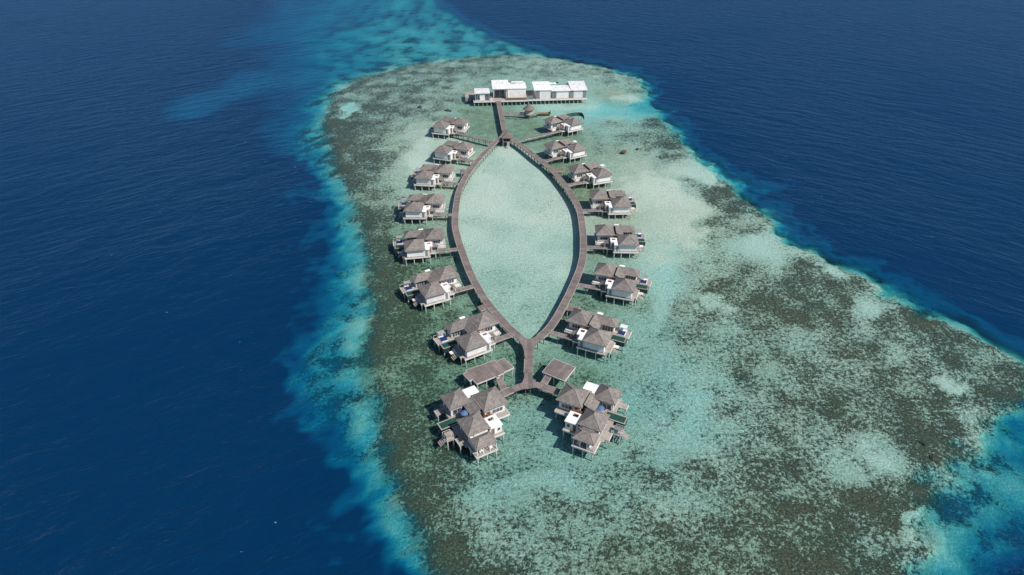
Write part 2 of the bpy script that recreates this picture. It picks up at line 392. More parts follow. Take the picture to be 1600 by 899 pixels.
for (cx, cy, hl, hw, ang, d0, c0) in SAND:
    c, s_ = math.cos(R(ang)), math.sin(R(ang))
    u = ((PX - cx) * c + (PY - cy) * s_) / hl; v = (-(PX - cx) * s_ + (PY - cy) * c) / hw
    q = 1.15 - np.sqrt(u * u + v * v) + .55 * N3 + .75 * N4
    g = np.clip(q / .6, 0, 1); g = g * g * (3 - 2 * g)
    dep = dep * (1 - g) + d0 * g; cov = cov * (1 - g) + c0 * g; alg = alg * (1 - g * .8)
dep = np.clip(dep, .45, 60)
cov = np.where(sd < 0, cov + .07 * np.clip((PX - 1080) / 60, 0, 1) * np.clip((540 - PY) / 60, 0, 1) * (cov > .3), cov)
cov = np.clip(cov, 0, .82) + .15 * N4
edge = np.exp(-((sd + 3) / 4.0) ** 2)                      # corals crowd the rim
cov = np.clip(cov + .08 * edge, 0, 1)

def sheet(name, Z, attrs, mat):
    ny, nx = SH
    co = np.stack([GX.ravel(), GY.ravel(), Z.ravel()], 1)
    i = np.arange(ny * nx).reshape(ny, nx)
    q = np.stack([i[:-1, :-1], i[:-1, 1:], i[1:, 1:], i[1:, :-1]], -1).reshape(-1, 4)
    me = bpy.data.meshes.new(name)
    me.vertices.add(len(co)); me.vertices.foreach_set('co', co.ravel())
    me.loops.add(q.size); me.loops.foreach_set('vertex_index', q.ravel())
    me.polygons.add(len(q)); me.polygons.foreach_set('loop_start', np.arange(0, q.size, 4)); me.polygons.foreach_set('loop_total', np.full(len(q), 4))
    me.update(); me.validate()
    me.polygons.foreach_set('use_smooth', np.ones(len(q), bool))
    for k, v in attrs.items():
        a = me.attributes.new(k, 'FLOAT', 'POINT'); a.data.foreach_set('value', v.ravel().astype(np.float32))
    me.materials.append(mat)
    ob = bpy.data.objects.new(name, me); COL.objects.link(ob); return ob

def attr(k, name): return k.n('ShaderNodeAttribute', attribute_name=name).outputs['Fac']

def seabed_mat():
    k = NT('coral_seabed')
    g = k.n('ShaderNodeNewGeometry').outputs['Position']
    P = k.n('ShaderNodeCombineXYZ', {0: k.n('ShaderNodeSeparateXYZ', {0: g}).outputs[0], 1: k.n('ShaderNodeSeparateXYZ', {0: g}).outputs[1], 2: 0.0}).outputs[0]
    C = attr(k, 'coral'); A = attr(k, 'algae')
    big = k.noise(P, .11, 3, .5)
    n = k.noise(P, .80, 9, .80, .1)
    clump = k.noise(k.mapping(P, loc=(40, 9, 0)), 2.1, 6, .72, .1)
    v = k.math('ADD', k.math('MULTIPLY', n, .62), k.math('ADD', k.math('MULTIPLY', clump, .30), k.math('MULTIPLY', big, .20)))   # mean .56
    thr = k.lin(C, 0, 1, .70, .505)
    dark = k.ss(v, k.math('SUBTRACT', thr, .012), k.math('ADD', thr, .05))
    rub = k.ss(v, k.math('SUBTRACT', thr, .09), k.math('ADD', thr, .02))
    fine = k.noise(P, 1.6, 7, .8)
    sand = k.mix(k.ss(fine, .40, .60), (.88,.82,.69), (.60,.55,.45))
    sandp = k.mix(k.ss(k.noise(k.mapping(P, loc=(7,70,0)), .9, 7, .78), .45, .60), sand, (.48,.46,.35))
    sandp = k.mix(k.lin(C, .02, .3, .25, 1), sand, sandp)
    rubble = k.mix(k.ss(k.noise(P, 1.3, 5, .7), .4, .6), (.40,.36,.26), (.23,.20,.14))
    coral = k.mix(k.ss(k.noise(k.mapping(P, loc=(3,5,0)), 1.7, 5, .75), .38, .66), (.070,.054,.032), (.27,.20,.12))
    c = k.mix(k.math('MULTIPLY', rub, .85), sandp, rubble)
    c = k.mix(dark, c, coral)
    green = k.mix(k.ss(k.noise(k.mapping(P, loc=(90,3,0)), 1.3, 6, .78), .38, .62), (.38,.38,.22), (.13,.15,.075))
    gf = k.math('MULTIPLY', A, k.lin(k.noise(k.mapping(P, loc=(55,13,0)), .25, 5, .65), .3, .6, .75, 1.35), clamp=True)
    c = k.mix(gf, c, k.mix(k.math('MULTIPLY', dark, .75), green, coral))
    hgt = k.math('ADD', k.math('MULTIPLY', dark, .5), k.math('ADD', k.math('MULTIPLY', clump, .6), k.math('MULTIPLY', fine, .25)))
    bmp = k.n('ShaderNodeBump', {'Height': hgt, 'Strength': 1.0, 'Distance': .8})
    return k.done(k.n('ShaderNodeBsdfPrincipled', {'Base Color': c, 'Roughness': 1.0, 'Specular IOR Level': 0.0, 'Normal': bmp.outputs[0]}))

ABS = (.27, .050, .029)
def water_mat():
    k = NT('sea_water')
    g = k.n('ShaderNodeNewGeometry').outputs['Position']
    D = attr(k, 'depth')
    deepf = k.ss(D, 1.3, 4.5)
    # wind sea: crests run from upper left to lower right
    sx_ = k.n('ShaderNodeSeparateXYZ', {0: g})
    bow = k.math('MULTIPLY', k.math('SQRT', k.math('ADD', k.math('MULTIPLY', sx_.outputs[0], sx_.outputs[0]), 22000.0)), .80)
    Pm = k.n('ShaderNodeCombineXYZ', {0: sx_.outputs[0], 1: k.math('ADD', sx_.outputs[1], bow), 2: 0.0}).outputs[0]
    warp = k.n('ShaderNodeVectorMath', {0: Pm, 1: k.n('ShaderNodeVectorMath', {0: k.n('ShaderNodeTexNoise', {'Vector': Pm, 'Scale': .05, 'Detail': 3}).outputs[1], 1: (14,14,0)}, operation='MULTIPLY').outputs[0]}, operation='ADD').outputs[0]
    w1 = k.noise(k.mapping(warp, scale=(.075, .20, 1)), 1.0, 3, .5)
    w2 = k.noise(k.mapping(warp, scale=(.32, .80, 1), rot=(0,0,R(9))), 1.0, 4, .6, .4)
    w3 = k.noise(k.mapping(g, rot=(0,0,R(-12)), scale=(.9, 1.9, 1)), 1.0, 4, .65)
    hd = k.math('ADD', k.math('MULTIPLY', w1, 1.5), k.math('ADD', k.math('MULTIPLY', w2, .62), k.math('MULTIPLY', w3, .20)))
    hs = k.math('ADD', k.math('MULTIPLY', w2, .16), k.math('MULTIPLY', w3, .32))
    hs = k.math('SUBTRACT', hs, .24)
    hd = k.math('MULTIPLY', k.math('SUBTRACT', hd, 1.16), k.ss(k.noise(g, .009, 3, .5), .35, .65, .65, 1.3))
    H = k.math('ADD', k.math('MULTIPLY', hd, deepf), k.math('MULTIPLY', hs, k.math('SUBTRACT', 1.0, deepf)))
    bmp = k.n('ShaderNodeBump', {'Height': H, 'Strength': 1.0, 'Distance': .55}).outputs[0]
    tr = [k.math('EXPONENT', k.math('MULTIPLY', D, -a)) for a in ABS]
    tint = k.n('ShaderNodeCombineColor', {0: tr[0], 1: tr[1], 2: tr[2]}).outputs[0]
    body = k.n('ShaderNodeBsdfTransparent', {'Color': tint})
    De = k.math('MAXIMUM', k.math('SUBTRACT', D, .8), 0.0)
    sc = k.math('SUBTRACT', 1.0, k.math('EXPONENT', k.math('MULTIPLY', k.math('ADD', k.math('MULTIPLY', De, .035), k.math('MULTIPLY', k.math('MULTIPLY', De, De), .0065)), -1.0)))
    scc = k.mix(k.ss(D, 2, 21), (.002,.12,.28), (.001,.025,.076))
    scat = k.n('ShaderNodeBsdfDiffuse', {'Color': scc, 'Normal': bmp})
    m1 = k.n('ShaderNodeMixShader', {0: sc, 1: body.outputs[0], 2: scat.outputs[0]})
    fr = k.n('ShaderNodeFresnel', {'IOR': 1.33, 'Normal': bmp}).outputs[0]
    gl = k.n('ShaderNodeBsdfGlossy', {'Roughness': .3, 'Normal': bmp, 'Color': (.46,.70,1.0)})
    m2 = k.n('ShaderNodeMixShader', {0: k.math('MULTIPLY', fr, .56), 1: m1.outputs[0], 2: gl.outputs[0]})
    # small white flecks: whitecaps, and sun glints painted into the colour
    vo = k.n('ShaderNodeTexVoronoi', {'Vector': k.mapping(g, rot=(0,0,R(20)), scale=(.16,.30,1)), 'Scale': 1.0, 'Randomness': 1.0})
    fl = k.math('MULTIPLY', k.math('LESS_THAN', vo.outputs['Distance'], .055), k.math('GREATER_THAN', k.n('ShaderNodeSeparateColor', {0: vo.outputs['Color']}).outputs[0], .80))
    fl = k.math('MULTIPLY', k.math('MULTIPLY', fl, k.math('GREATER_THAN', k.noise(g, 2.2, 2), .5)), k.ss(k.noise(g, .012, 2), .44, .56))
    fl = k.math('MULTIPLY', fl, k.math('MULTIPLY', k.math('GREATER_THAN', D, 5.0), .6))
    fleck = k.n('ShaderNodeBsdfDiffuse', {'Color': (.7,.75,.78)})
    m3 = k.n('ShaderNodeMixShader', {0: fl, 1: m2.outputs[0], 2: fleck.outputs[0]})
    return k.done(m3)

bedz = -np.where(dep < 2.5, dep * .75, 1.875 + 2.6 * (1 - np.exp(-(dep - 2.5) / 6)))
bedz = bedz + np.where(inner, .10 * N3 * np.clip(dep, 0, 2), 0)
bed = sheet('seabed', bedz, {'coral': cov, 'algae': np.clip(alg + .12 * N1, 0, 1) * (sd < 3)}, seabed_mat())
tag(bed, kind='structure')
sea = sheet('sea', np.zeros(SH), {'depth': dep}, water_mat())
tag(sea, kind='structure')

# ---------------------------------------------------------------- boardwalk
DZ = 1.7
def smooth_line(pts, step=1.0):
    """Catmull-Rom through the points, resampled every «step» metres"""
    P = [Vector(p) for p in pts]; P = [2*P[0]-P[1]] + P + [2*P[-1]-P[-2]]
    out = []
    for i in range(1, len(P) - 2):
        for q in range(12):
            t = q / 12.; a, b, c, d = P[i-1], P[i], P[i+1], P[i+2]
            out.append(.5 * ((2*b) + (c-a)*t + (2*a-5*b+4*c-d)*t*t + (3*b-a-3*c+d)*t*t*t))
    out.append(P[-2])
    res = [out[0]]; acc = 0
    for a, b in zip(out, out[1:]):
        L = (b - a).length
        while acc + L >= step:
            a = a + (b - a) * ((step - acc) / L); L = (b - a).length; res.append(a.copy()); acc = 0
        acc += L
    if (res[-1] - out[-1]).length > .2: res.append(out[-1])
    return res
def normals(L):
    ns = []
    for i in range(len(L)):
        d = (L[min(i+1, len(L)-1)] - L[max(i-1, 0)]); d.z = 0; d.normalize()
        ns.append(Vector((-d.y, d.x, 0)))
    return ns
def strip(mb, L, off0, off1, z0, z1, u0=0):
    """extruded ribbon along a line between two sideways offsets"""
    N = normals(L); u = u0
    for i in range(len(L) - 1):
        a0, a1 = L[i] + N[i]*off0, L[i] + N[i]*off1
        b0, b1 = L[i+1] + N[i+1]*off0, L[i+1] + N[i+1]*off1
        du = (L[i+1]-L[i]).length
        q = lambda p, z: (p.x, p.y, z)
        mb.poly([q(a0,z1), q(b0,z1), q(b1,z1), q(a1,z1)], [(u,off0),(u+du,off0),(u+du,off1),(u,off1)])
        mb.poly([q(a1,z0), q(b1,z0), q(b0,z0), q(a0,z0)])
        mb.poly([q(a0,z0), q(b0,z0), q(b0,z1), q(a0,z1)])
        mb.poly([q(b1,z0), q(a1,z0), q(a1,z1), q(b1,z1)])
        u += du
    for e in (0, -1):
        p0, p1 = L[e] + N[e]*off0, L[e] + N[e]*off1
        f = [(p0.x,p0.y,z0),(p1.x,p1.y,z0),(p1.x,p1.y,z1),(p0.x,p0.y,z1)]
        mb.poly(f[::-1] if e == 0 else f)
LARM = [(787.5,211),(776,220),(765,231),(750.5,246),(738.5,261),(728.5,275),(722,287.5),(717,300),(714,314),(712,330),(711,345),(711.7,357),(716,375),(722,393),(728.3,411),(735.7,429),(745,447),(755.5,465),(768,482),(780.5,496.6),(790.5,508),(801.5,518),(813,527.5),(824,536)]
RARM = [(789.5,211),(803,219),(816,228.5),(829,238.5),(843,249.5),(858.5,262),(872.5,276.8),(884.5,292),(893,304),(900,316),(904.7,327),(907.7,339),(909.5,351),(911,363),(911.6,376),(911.6,390),(910.6,402),(906.8,419),(899.4,437.8),(891,456.7),(881.5,475.6),(871,494.6),(859,512),(848,523),(838,531),(828,537)]
STEMN = [(779,158),(781.5,172),(784.8,188),(788.4,207),(788.8,215)]
STEMS = [(826,534),(826.2,550),(826,570),(825,588),(824.5,601)]
TLEFT = [(824.5,600),(811,604.5),(798,609.5),(784,616)]
TRIGHT = [(823,600),(838,601),(853,606.5),(874,612.5)]
lines = [smooth_line([at(*p, DZ) for p in L]) for L in (LARM, RARM, STEMN, STEMS, TLEFT, TRIGHT)]
BW = 1.3
bw = thing('boardwalk', 'long brown plank boardwalk looping round the pale lagoon in a leaf shape', 'boardwalk', (0, 0, 0))
mb = MB()
for i, L in enumerate(lines):
    strip(mb, L, -BW + .16, BW - .16, DZ - .22 - .004*i, DZ - .004*i + .0)
def hull_patch(mb, pts, z):
    c = [at(x, y, z) for x, y in pts]; c = [(p.x, p.y) for p in c]
    area = sum(a[0]*b[1]-b[0]*a[1] for a, b in zip(c, c[1:] + c[:1]))
    if area < 0: c = c[::-1]
    mb.prism(c, z - .2, z)
hull_patch(mb, [(808,519),(815,525),(820,528.5),(826,530),(832,528.5),(840,524),(846,520.5),(853,522),(842,533),(836,541),(833.5,550),(832.5,560),(820,560),(818.5,548),(816,540),(810,532),(802,524)], DZ + .006)
hull_patch(mb, [(819.5,583),(831.5,583),(832,589),(834,594),(838,597.5),(842,599),(838,605.5),(832,606),(824,607.5),(818,607.5),(813,608.5),(810,601.5),(816,597.5),(819,591)], DZ + .008)
hull_patch(mb, [(785,203),(792,203),(793.5,207.5),(798,212),(803,216),(799,221),(792,217.5),(783,218.5),(778,222.5),(773,219.5),(781,213.5),(784.5,208)], DZ + .006)
mb.build('deck', M['boardwood'], bw)
def near(p, q, r): return (Vector((p.x, p.y, 0)) - Vector((q[0], q[1], 0))).length < r
J1 = at(826,541,DZ); J2 = at(824.5,600,DZ); J3 = at(789,211,DZ)
mb = MB()
for i, L in enumerate(lines):
    for sgn in (-1, 1):
        run = []
        for j, p in enumerate(L + [None]):
            ok = p is not None and not (near(p, J1, 5.6) or near(p, J2, 4.6) or near(p, J3, 6.5))
            if ok: run.append(p)
            else:
                if len(run) > 2:
                    strip(mb, run, *sorted((sgn*(BW-.16), sgn*BW)), DZ - .30, DZ + .07)
                run = []
mb.build('edge_beam', M['edgewood'], bw)
posts = []
for i, L in enumerate(lines):
    N = normals(L)
    for j in range(1, len(L) - 1, 3):
        for sgn in (-1, 1):
            posts.append(L[j] + N[j] * sgn * (BW - .6))
def ground_z(x, y):
    i = int(np.clip(np.searchsorted(gx, x), 0, len(gx)-1)); j = int(np.clip(np.searchsorted(gy, y), 0, len(gy)-1))
    return float(bedz[j, i])
posts.sort(key=lambda p: p.y - (3 if abs(p.x) > 8 else 0))
pm = MB().cyl(0, 0, -2.6, DZ - .34, .14, n=8)
first = None
for p in posts[:100]:
    if first is None: first = pm.build('post', M['postdark'], bw); first.location = (p.x, p.y, 0)
    else:
        c = first.copy(); COL.objects.link(c); c.parent = bw; c.location = (p.x, p.y, 0)
mb = MB()
for p in posts[100:]: mb.cyl(p.x, p.y, -2.6, DZ - .34, .14, n=6)
o_ = mb.build('posts', M['postdark'], bw); tag(o_, kind='stuff')

def platform(name, label, cat, poly_px, z, mat, edge, group, posts_xy=True, uvdir=0):
    c = [at(x, y, z) for x, y in poly_px]; cx = sum(p.x for p in c)/len(c); cy = sum(p.y for p in c)/len(c)
    t = thing(name, label, cat, (cx, cy, 0), uvdir, group)
    ca, sa = math.cos(-uvdir), math.sin(-uvdir)
    q = [((p.x-cx)*ca - (p.y-cy)*sa, (p.x-cx)*sa + (p.y-cy)*ca) for p in c]
    area = sum(a[0]*b[1]-b[0]*a[1] for a, b in zip(q, q[1:] + q[:1]))
    if area < 0: q = q[::-1]
    MB().prism(q, z - .12, z).build('deck', mat, t)
    e = MB()
    n = len(q)
    for k in range(n):
        a, b = Vector((*q[k], z - .2)), Vector((*q[(k+1) % n], z - .2))
        d = (b - a).normalized(); nn = Vector((d.y, -d.x, 0))
        e.bar(a + nn*.05 - d*.02*(k % 2), b + nn*.05, .1, .36 + .004*k)
    e.build('edge_beam', edge, t)
    pp = []
    for k in range(n):
        a, b = Vector((*q[k], 0)), Vector((*q[(k+1) % n], 0)); L = (b-a).length; m = max(1, int(L / 2.6))
        for i in range(m):
            p = a.lerp(b, i/m); p = p * (1 - .35/max(p.length, .5))
            if all((p-r_).length > 1.2 for r_ in pp): pp.append(p)
    f = None
    for p in pp:
        if f is None: f = MB().cyl(0, 0, -2.6, z - .14, .13, n=8).build('post', M['post'], t); f.location = (p.x, p.y, 0)
        else: c_ = f.copy(); COL.objects.link(c_); c_.parent = t; c_.location = (p.x, p.y, 0)
    return t
Z8 = lambda p: [(660 + a/4.733, 540 + b/4.733) for a, b in p]
Z9 = lambda p: [(820 + a/4.733, 540 + b/4.733) for a, b in p]
G1 = 'timber platforms beside the southern junction'
platform('timber_platform', 'large rectangular plank platform with stepped corners left of the southern boardwalk junction', 'platform',
         Z8([(303,212),(350,262),(368,247),(402,284),(540,228),(552,240),(568,234),(558,222),(605,203),(605,196),(675,162),(605,95),(545,118),(536,108),(320,185),(328,196)]), 2.3, M['boardwood'], M['fascia'], G1, uvdir=R(32))
platform('timber_platform', 'smaller square plank platform right of the southern boardwalk junction', 'platform',
         Z9([(130,195),(295,262),(375,160),(215,98)]), 2.3, M['boardwood'], M['fascia'], G1, uvdir=R(-33))
def walkway(name, label, cat, a, b, wd, z, group=None, postmat='postdark', postz=3.2):
    a = Vector((a[0], a[1], 0)); b = Vector((b[0], b[1], 0)); L = (b-a).length; ang = math.atan2(b.y-a.y, b.x-a.x)
    t = thing(name, label, cat, (a.x, a.y, 0), ang, group)
    m = MB(); m.poly([(0,-wd/2+.1,z),(L,-wd/2+.1,z),(L,wd/2-.1,z),(0,wd/2-.1,z)], [(0,0),(L,0),(L,wd),(0,wd)])
    m.box(0, L, -wd/2+.1, wd/2-.1, z-.18, z-.004); m.build('deck', M['boardwood'], t)
    m = MB(); m.box(0, L, -wd/2, -wd/2+.1, z-.28, z+.05); m.box(0, L, wd/2-.1, wd/2, z-.28, z+.05); m.build('edge_beam', M['edgewood'], t)
    n = max(1, int(L / postz)); f = None
    for i in range(n):
        for s in (-1, 1):
            p = (L * (i + .7) / n if n > 1 else L/2, s*(wd/2-.25), 0)
            if p[0] > L - .3: continue
            if f is None: f = MB().cyl(0, 0, -2.4, z - .3, .12, n=8).build('post', M[postmat], t); f.location = p
            else: c_ = f.copy(); COL.objects.link(c_); c_.parent = t; c_.location = p
    return t
a = at(*Z8([(565,240)])[0], 1.62); b = at(*Z8([(600,316)])[0], 1.62)
a = at(776.5, 586, 1.62); b = at(789.5, 611, 1.62)
walkway('link_walkway', 'short narrow plank walkway from the large stepped platform down to the boardwalk', 'walkway', a, b, 1.9, 1.62, 'short links to the timber platforms')
a = at(857, 587.5, 1.62); b = at(847.5, 603, 1.62)
walkway('link_walkway', 'short narrow plank walkway from the small square platform to the boardwalk', 'walkway', a, b, 1.9, 1.62, 'short links to the timber platforms')
G2 = 'small landings along the boardwalk'
for lab, q, zz_ in [('small plank landing outside the left boardwalk arm, beside the third villa', [(718,264.5),(733,265.5),(729.5,269.5),(719.5,269.3)], 1.55),
          ('small plank landing outside the right boardwalk arm, between second and third villas', [(866,263.5),(880,262.6),(882,267.5),(868,268.5)], 1.55),
          ('small tilted plank landing beside the left boardwalk arm, behind the last single villa', [(746.5,479.3),(758.5,475.2),(765,480.5),(751.5,485.8)], 1.55),
          ('small plank landing beside the right boardwalk arm, behind the last single villa', [(889.5,476.5),(906,479.5),(902,486),(885,483.5)], 1.55)]:
    platform('landing', lab, 'landing', q, zz_, M['boardwood'], M['edgewood'], G2)

# ---------------------------------------------------------------- roofs, walls and windows
def hip_roof(m, x0, x1, y0, y1, z, h, parent, name='roof', apex=None, mat='shingle', th=.16):
    """hip roof over a rectangle with its ridge along the longer side"""
    w_, d_ = x1-x0, y1-y0; cx, cy = (x0+x1)/2, (y0+y1)/2
    r = abs(w_-d_)/2 + .25
    if w_ >= d_: A, B = (cx-r, cy, z+h), (cx+r, cy, z+h)
    else: A, B = (cx, cy-r, z+h), (cx, cy+r, z+h)
    c = [(x0,y0,z),(x1,y0,z),(x1,y1,z),(x0,y1,z)]
    mb = MB(m)
    if w_ >= d_: fs = [(c[0],c[1],B,A),(c[1],c[2],B),(c[2],c[3],A,B),(c[3],c[0],A)]; hips = [(c[0],A),(c[1],B),(c[2],B),(c[3],A),(A,B)]
    else: fs = [(c[0],c[1],A),(c[1],c[2],B,A),(c[2],c[3],B),(c[3],c[0],A,B)]; hips = [(c[0],A),(c[1],A),(c[2],B),(c[3],B),(A,B)]
    for f in fs: mb.poly(f)
    for a, b in ((0,1),(1,2),(2,3),(3,0)):
        p, q = c[a], c[b]; mb.poly([(p[0],p[1],z-th),(q[0],q[1],z-th),q,p])
    mb.poly([(p[0],p[1],z-th) for p in reversed(c)])
    ro = mb.build(name, M[mat], parent)
    rb = MB(m)
    for a, b in hips:
        a = Vector(a); b = Vector(b)
        rb.bar(a + Vector((0,0,.02)), b + Vector((0,0,.02)), .17, .09)
    rb.build('ridge_cap', M['ridge'], ro)
    return ro
def shed_roof(m, x0, x1, y0, y1, z_lo, z_hi, high, parent, th=.16, name='roof', mat='shingle'):
    """single slope; high = 'x0' or 'x1' side"""
    za, zb = (z_hi, z_lo) if high == 'x0' else (z_lo, z_hi)
    t = [(x0,y0,za),(x1,y0,zb),(x1,y1,zb),(x0,y1,za)]; b = [(p[0],p[1],p[2]-th) for p in t]
    mb = MB(m); mb.poly(t); mb.poly(b[::-1])
    for i in range(4):
        j = (i+1) % 4; mb.poly([b[i], b[j], t[j], t[i]])
    return mb.build(name, M[mat], parent)
def window(m, parent, side, a0, a1, z0, z1, at_, panes=2, name='window', frame='frame'):
    """framed glazing on a wall plane; side f = faces -y, l = faces -x, r = faces +x"""
    fr = MB(m); gl = MB(m); t = .09
    def bx(mb, u0, u1, d0, d1, zz0, zz1):
        if side == 'f': mb.box(u0, u1, at_-d1, at_-d0, zz0, zz1)
        elif side == 'r': mb.box(at_+d0, at_+d1, u0, u1, zz0, zz1)
        else: mb.box(at_-d1, at_-d0, u0, u1, zz0, zz1)
    bx(fr, a0, a1, .003, .09, z0, z0+t); bx(fr, a0, a1, .003, .09, z1-t, z1)
    for k in range(panes+1):
        u = a0 + (a1-a0-t)*k/panes; bx(fr, u, u+t, .003, .09, z0+t, z1-t)
    w_ = fr.build(name, M[frame], parent)
    bx(gl, a0+.04, a1-.04, .003, .045, z0+.04, z1-.04)
    gl.build('pane', M['glass'], w_)
    return w_
def door(m, parent, x0, x1, y, z0, z1, mat='graypanel'):
    d = MB(m).box(x0, x1, y-.07, y-.003, z0, z1).build('door', M[mat], parent)
    MB(m).box(x1-.16, x1-.1, y-.12, y-.072, z0+.95, z0+1.15).build('handle', M['frame'], d)
def deck_part(m, parent, rects, z=DZ, name='deck'):
    mb = MB(m)
    for r in rects: mb.box(*r, z-.2, z)
    return mb.build(name, M['deckwood'], parent)
def post_set(m, parent, pts, z=DZ-.22):
    f = None
    for x, y in pts:
        if f is None: f = MB().cyl(0, 0, -2.8, z, .16, n=8).build('support_post', M['post'], parent); f.location = (m*x, y, 0)
        else:
            c = f.copy(); COL.objects.link(c); c.parent = parent; c.location = (m*x, y, 0); KIDS[parent.name].append(c)
def pool(m, parent, x0, x1, y0, y1, z1=1.92):
    e = .28
    t = MB(m); t.box(x0, x1, y0, y1, .25, z1-.35); t.box(x0,x1,y0,y0+e,z1-.35,z1-.05); t.box(x0,x1,y1-e,y1,z1-.35,z1-.05); t.box(x0,x0+e,y0+e,y1-e,z1-.35,z1-.05); t.box(x1-e,x1,y0+e,y1-e,z1-.35,z1-.05)
    p = t.build('pool', M['pooltile'], parent)
    c = MB(m); c.box(x0-.04,x1+.04,y0-.04,y0+e,z1-.048,z1); c.box(x0-.04,x1+.04,y1-e,y1+.04,z1-.048,z1); c.box(x0-.04,x0+e,y0+e,y1-e,z1-.048,z1); c.box(x1-e,x1+.04,y0+e,y1-e,z1-.048,z1)
    c.build('coping', M['coping'], p)
    MB(m).box(x0+e, x1-e, y0+e, y1-e, z1-.349, z1-.12).build('pool_water', M['poolwater'], p)

def make_villa(m):
    t = thing('overwater_villa', 'x', 'villa')
    # decks
    deck_part(m, t, [(0, 9.3, -.05, 7.2), (-2.2, 0, 2.2, 7.2), (-5.9, 9.0, 7.204, 13.9), (-5.9, -2.9, 5.6, 7.2),
                     (9.004, 12.9, 10.1, 13.6), (9.304, 9.9, 1.2, 6.6)])
    for r in [(0, 9.3, -.17, -.052), (-5.9, -2.9, 5.48, 5.598), (9.0, 12.95, 9.98, 10.098), (-2.2, -.002, 2.08, 2.198), (9.902, 10.02, 1.2, 6.6), (-6.02, -5.902, 5.5, 13.9), (12.902, 13.02, 10.0, 13.6)]:
        MB(m).box(*r, DZ-.42, DZ+.03).build('fascia', M['fascia'], t)
    # pavilion A, behind the entrance
    z0 = DZ + .003
    wa = MB(m).box(-5.2, .5, 7.7, 13.6, z0, 4.8).build('wall', M['siding'], t)
    window(m, t, 'f', -4.3, -1.6, DZ+.5, 3.6, 7.7, 3)
    window(m, t, 'l', 9.2, 11.6, DZ+.6, 3.6, -5.2, 2)
    MB(m).box(-5.6, -2.6, 5.75, 6.25, z0, DZ+.45).build('bench', M['fascia'], t)
    hip_roof(m, -6.05, 1.3, 6.6, 14.2, 4.82, 2.3, t)
    # wing B, glazed living room behind the pool terrace, its shed link beside A
    MB(m).box(.503, 8.0, 10.95, 14.1, z0, 4.1).build('wall', M['siding'], t)
    window(m, t, 'f', 4.4, 7.8, DZ+.1, 3.9, 10.95, 4)
    MB(m).box(.504, 3.6, 7.25, 10.947, z0, 4.1).build('wall', M['graypanel'], t)
    window(m, t, 'r', 7.6, 10.6, DZ+.1, 3.8, 3.6, 3)
    # L-shaped roof
    zl, zh = 4.4, 5.85; mb = MB(m)
    x0, x1, ya, yb = 1.42, 8.8, 10.0, 14.8; rx = 6.6; ry = 12.4
    wx = 4.3; wy = 6.7
    A = (x0, ry, zh); B = (rx, ry, zh); V = (x0, wy, zh)
    mb.poly([(wx,ya,zl),(x1,ya,zl),B,(x0,ry,zh)])                    # front slope of the main part
    mb.poly([(x1,ya,zl),(x1,yb,zl),B]); mb.poly([(x1,yb,zl),(x0,yb,zl),A,B])
    mb.poly([(wx,wy,zl),(wx,ya,zl),A,V])                             # outward slope of the link
    mb.poly([(x0,wy,zl-.16),(wx,wy,zl-.16),(wx,wy,zl),V])
    mb.poly([(x0,yb,zl-.16),(x0,wy,zl-.16),V,A,(x0,yb,zl)])
    mb.poly([(wx,wy,zl-.16),(wx,ya,zl-.16),(wx,ya,zl),(wx,wy,zl)])
    mb.poly([(wx,ya,zl-.16),(x1,ya,zl-.16),(x1,ya,zl),(wx,ya,zl)])
    mb.poly([(x1,ya,zl-.16),(x1,yb,zl-.16),(x1,yb,zl),(x1,ya,zl)])
    mb.poly([(x1,yb,zl-.16),(x0,yb,zl-.16),(x0,yb,zl),(x1,yb,zl)])
    mb.poly([(x0,wy,zl-.16),(x0,yb,zl-.16),(x1,yb,zl-.16),(x1,ya,zl-.16),(wx,ya,zl-.16),(wx,wy,zl-.16)])
    ro = mb.build('roof', M['shingle'], t)
    rb = MB(m)
    for a, b in [((x1,ya,zl),B),((x1,yb,zl),B),(A,B),(V,A)]:
        rb.bar(Vector(a)+Vector((0,0,.02)), Vector(b)+Vector((0,0,.02)), .16, .09)
    rb.build('ridge_cap', M['ridge'], ro)
    # pavilion C, bedroom at the front
    MB(m).box(2.3, 8.3, .32, 6.4, z0, 4.8).build('wall', M['siding'], t)
    window(m, t, 'r', 1.4, 5.8, DZ+.1, 3.9, 8.3, 4)
    MB(m).box(2.36, 8.3, .16, .31, z0, DZ+.32).build('plinth', M['deckwood'], t)
    hip_roof(m, 1.72, 9.05, -.5, 7.0, 4.82, 2.3, t)
    # entrance: white L-shaped slab with a light well, its walls, door and porch
    mb = MB(m)
    hx0, hx1, hy0, hy1 = -.45, .85, 3.9, 4.95
    mb.box(.15, 1.70, .15, 2.35, 4.28, 4.5)
    mb.box(-1.0, 1.70, 2.35, hy0, 4.28, 4.5); mb.box(-1.0, 1.70, hy1, 5.45, 4.28, 4.5)
    mb.box(-1.0, hx0, hy0, hy1, 4.28, 4.5); mb.box(hx1, 1.70, hy0, hy1, 4.28, 4.5)
    mb.build('flat_roof', M['whiteroof'], t)
    mb = MB(m)
    mb.box(.35, 2.297, .42, .6, z0, 4.278); mb.box(.35, .53, .6, 2.5, z0, 4.278); mb.box(-.8, .53, 2.5, 2.68, z0, 4.278); mb.box(-.8, -.62, 2.68, 5.4, z0, 4.278)
    mb.build('wall', M['siding'], t)
    door(m, t, .95, 1.75, .42, z0, 3.85)
    door(m, t, -.55, .2, 2.5, z0, 3.85, 'brownpanel')
    shed_roof(m, -3.1, -1.1, 3.0, 5.2, 3.15, 3.95, 'x1', t, .1, 'porch_roof')
    for x, y in ((-2.95,3.15),(-2.95,5.0)): MB(m).box(x, x+.12, y, y+.12, z0, 3.1).build('porch_post', M['frame'], t)
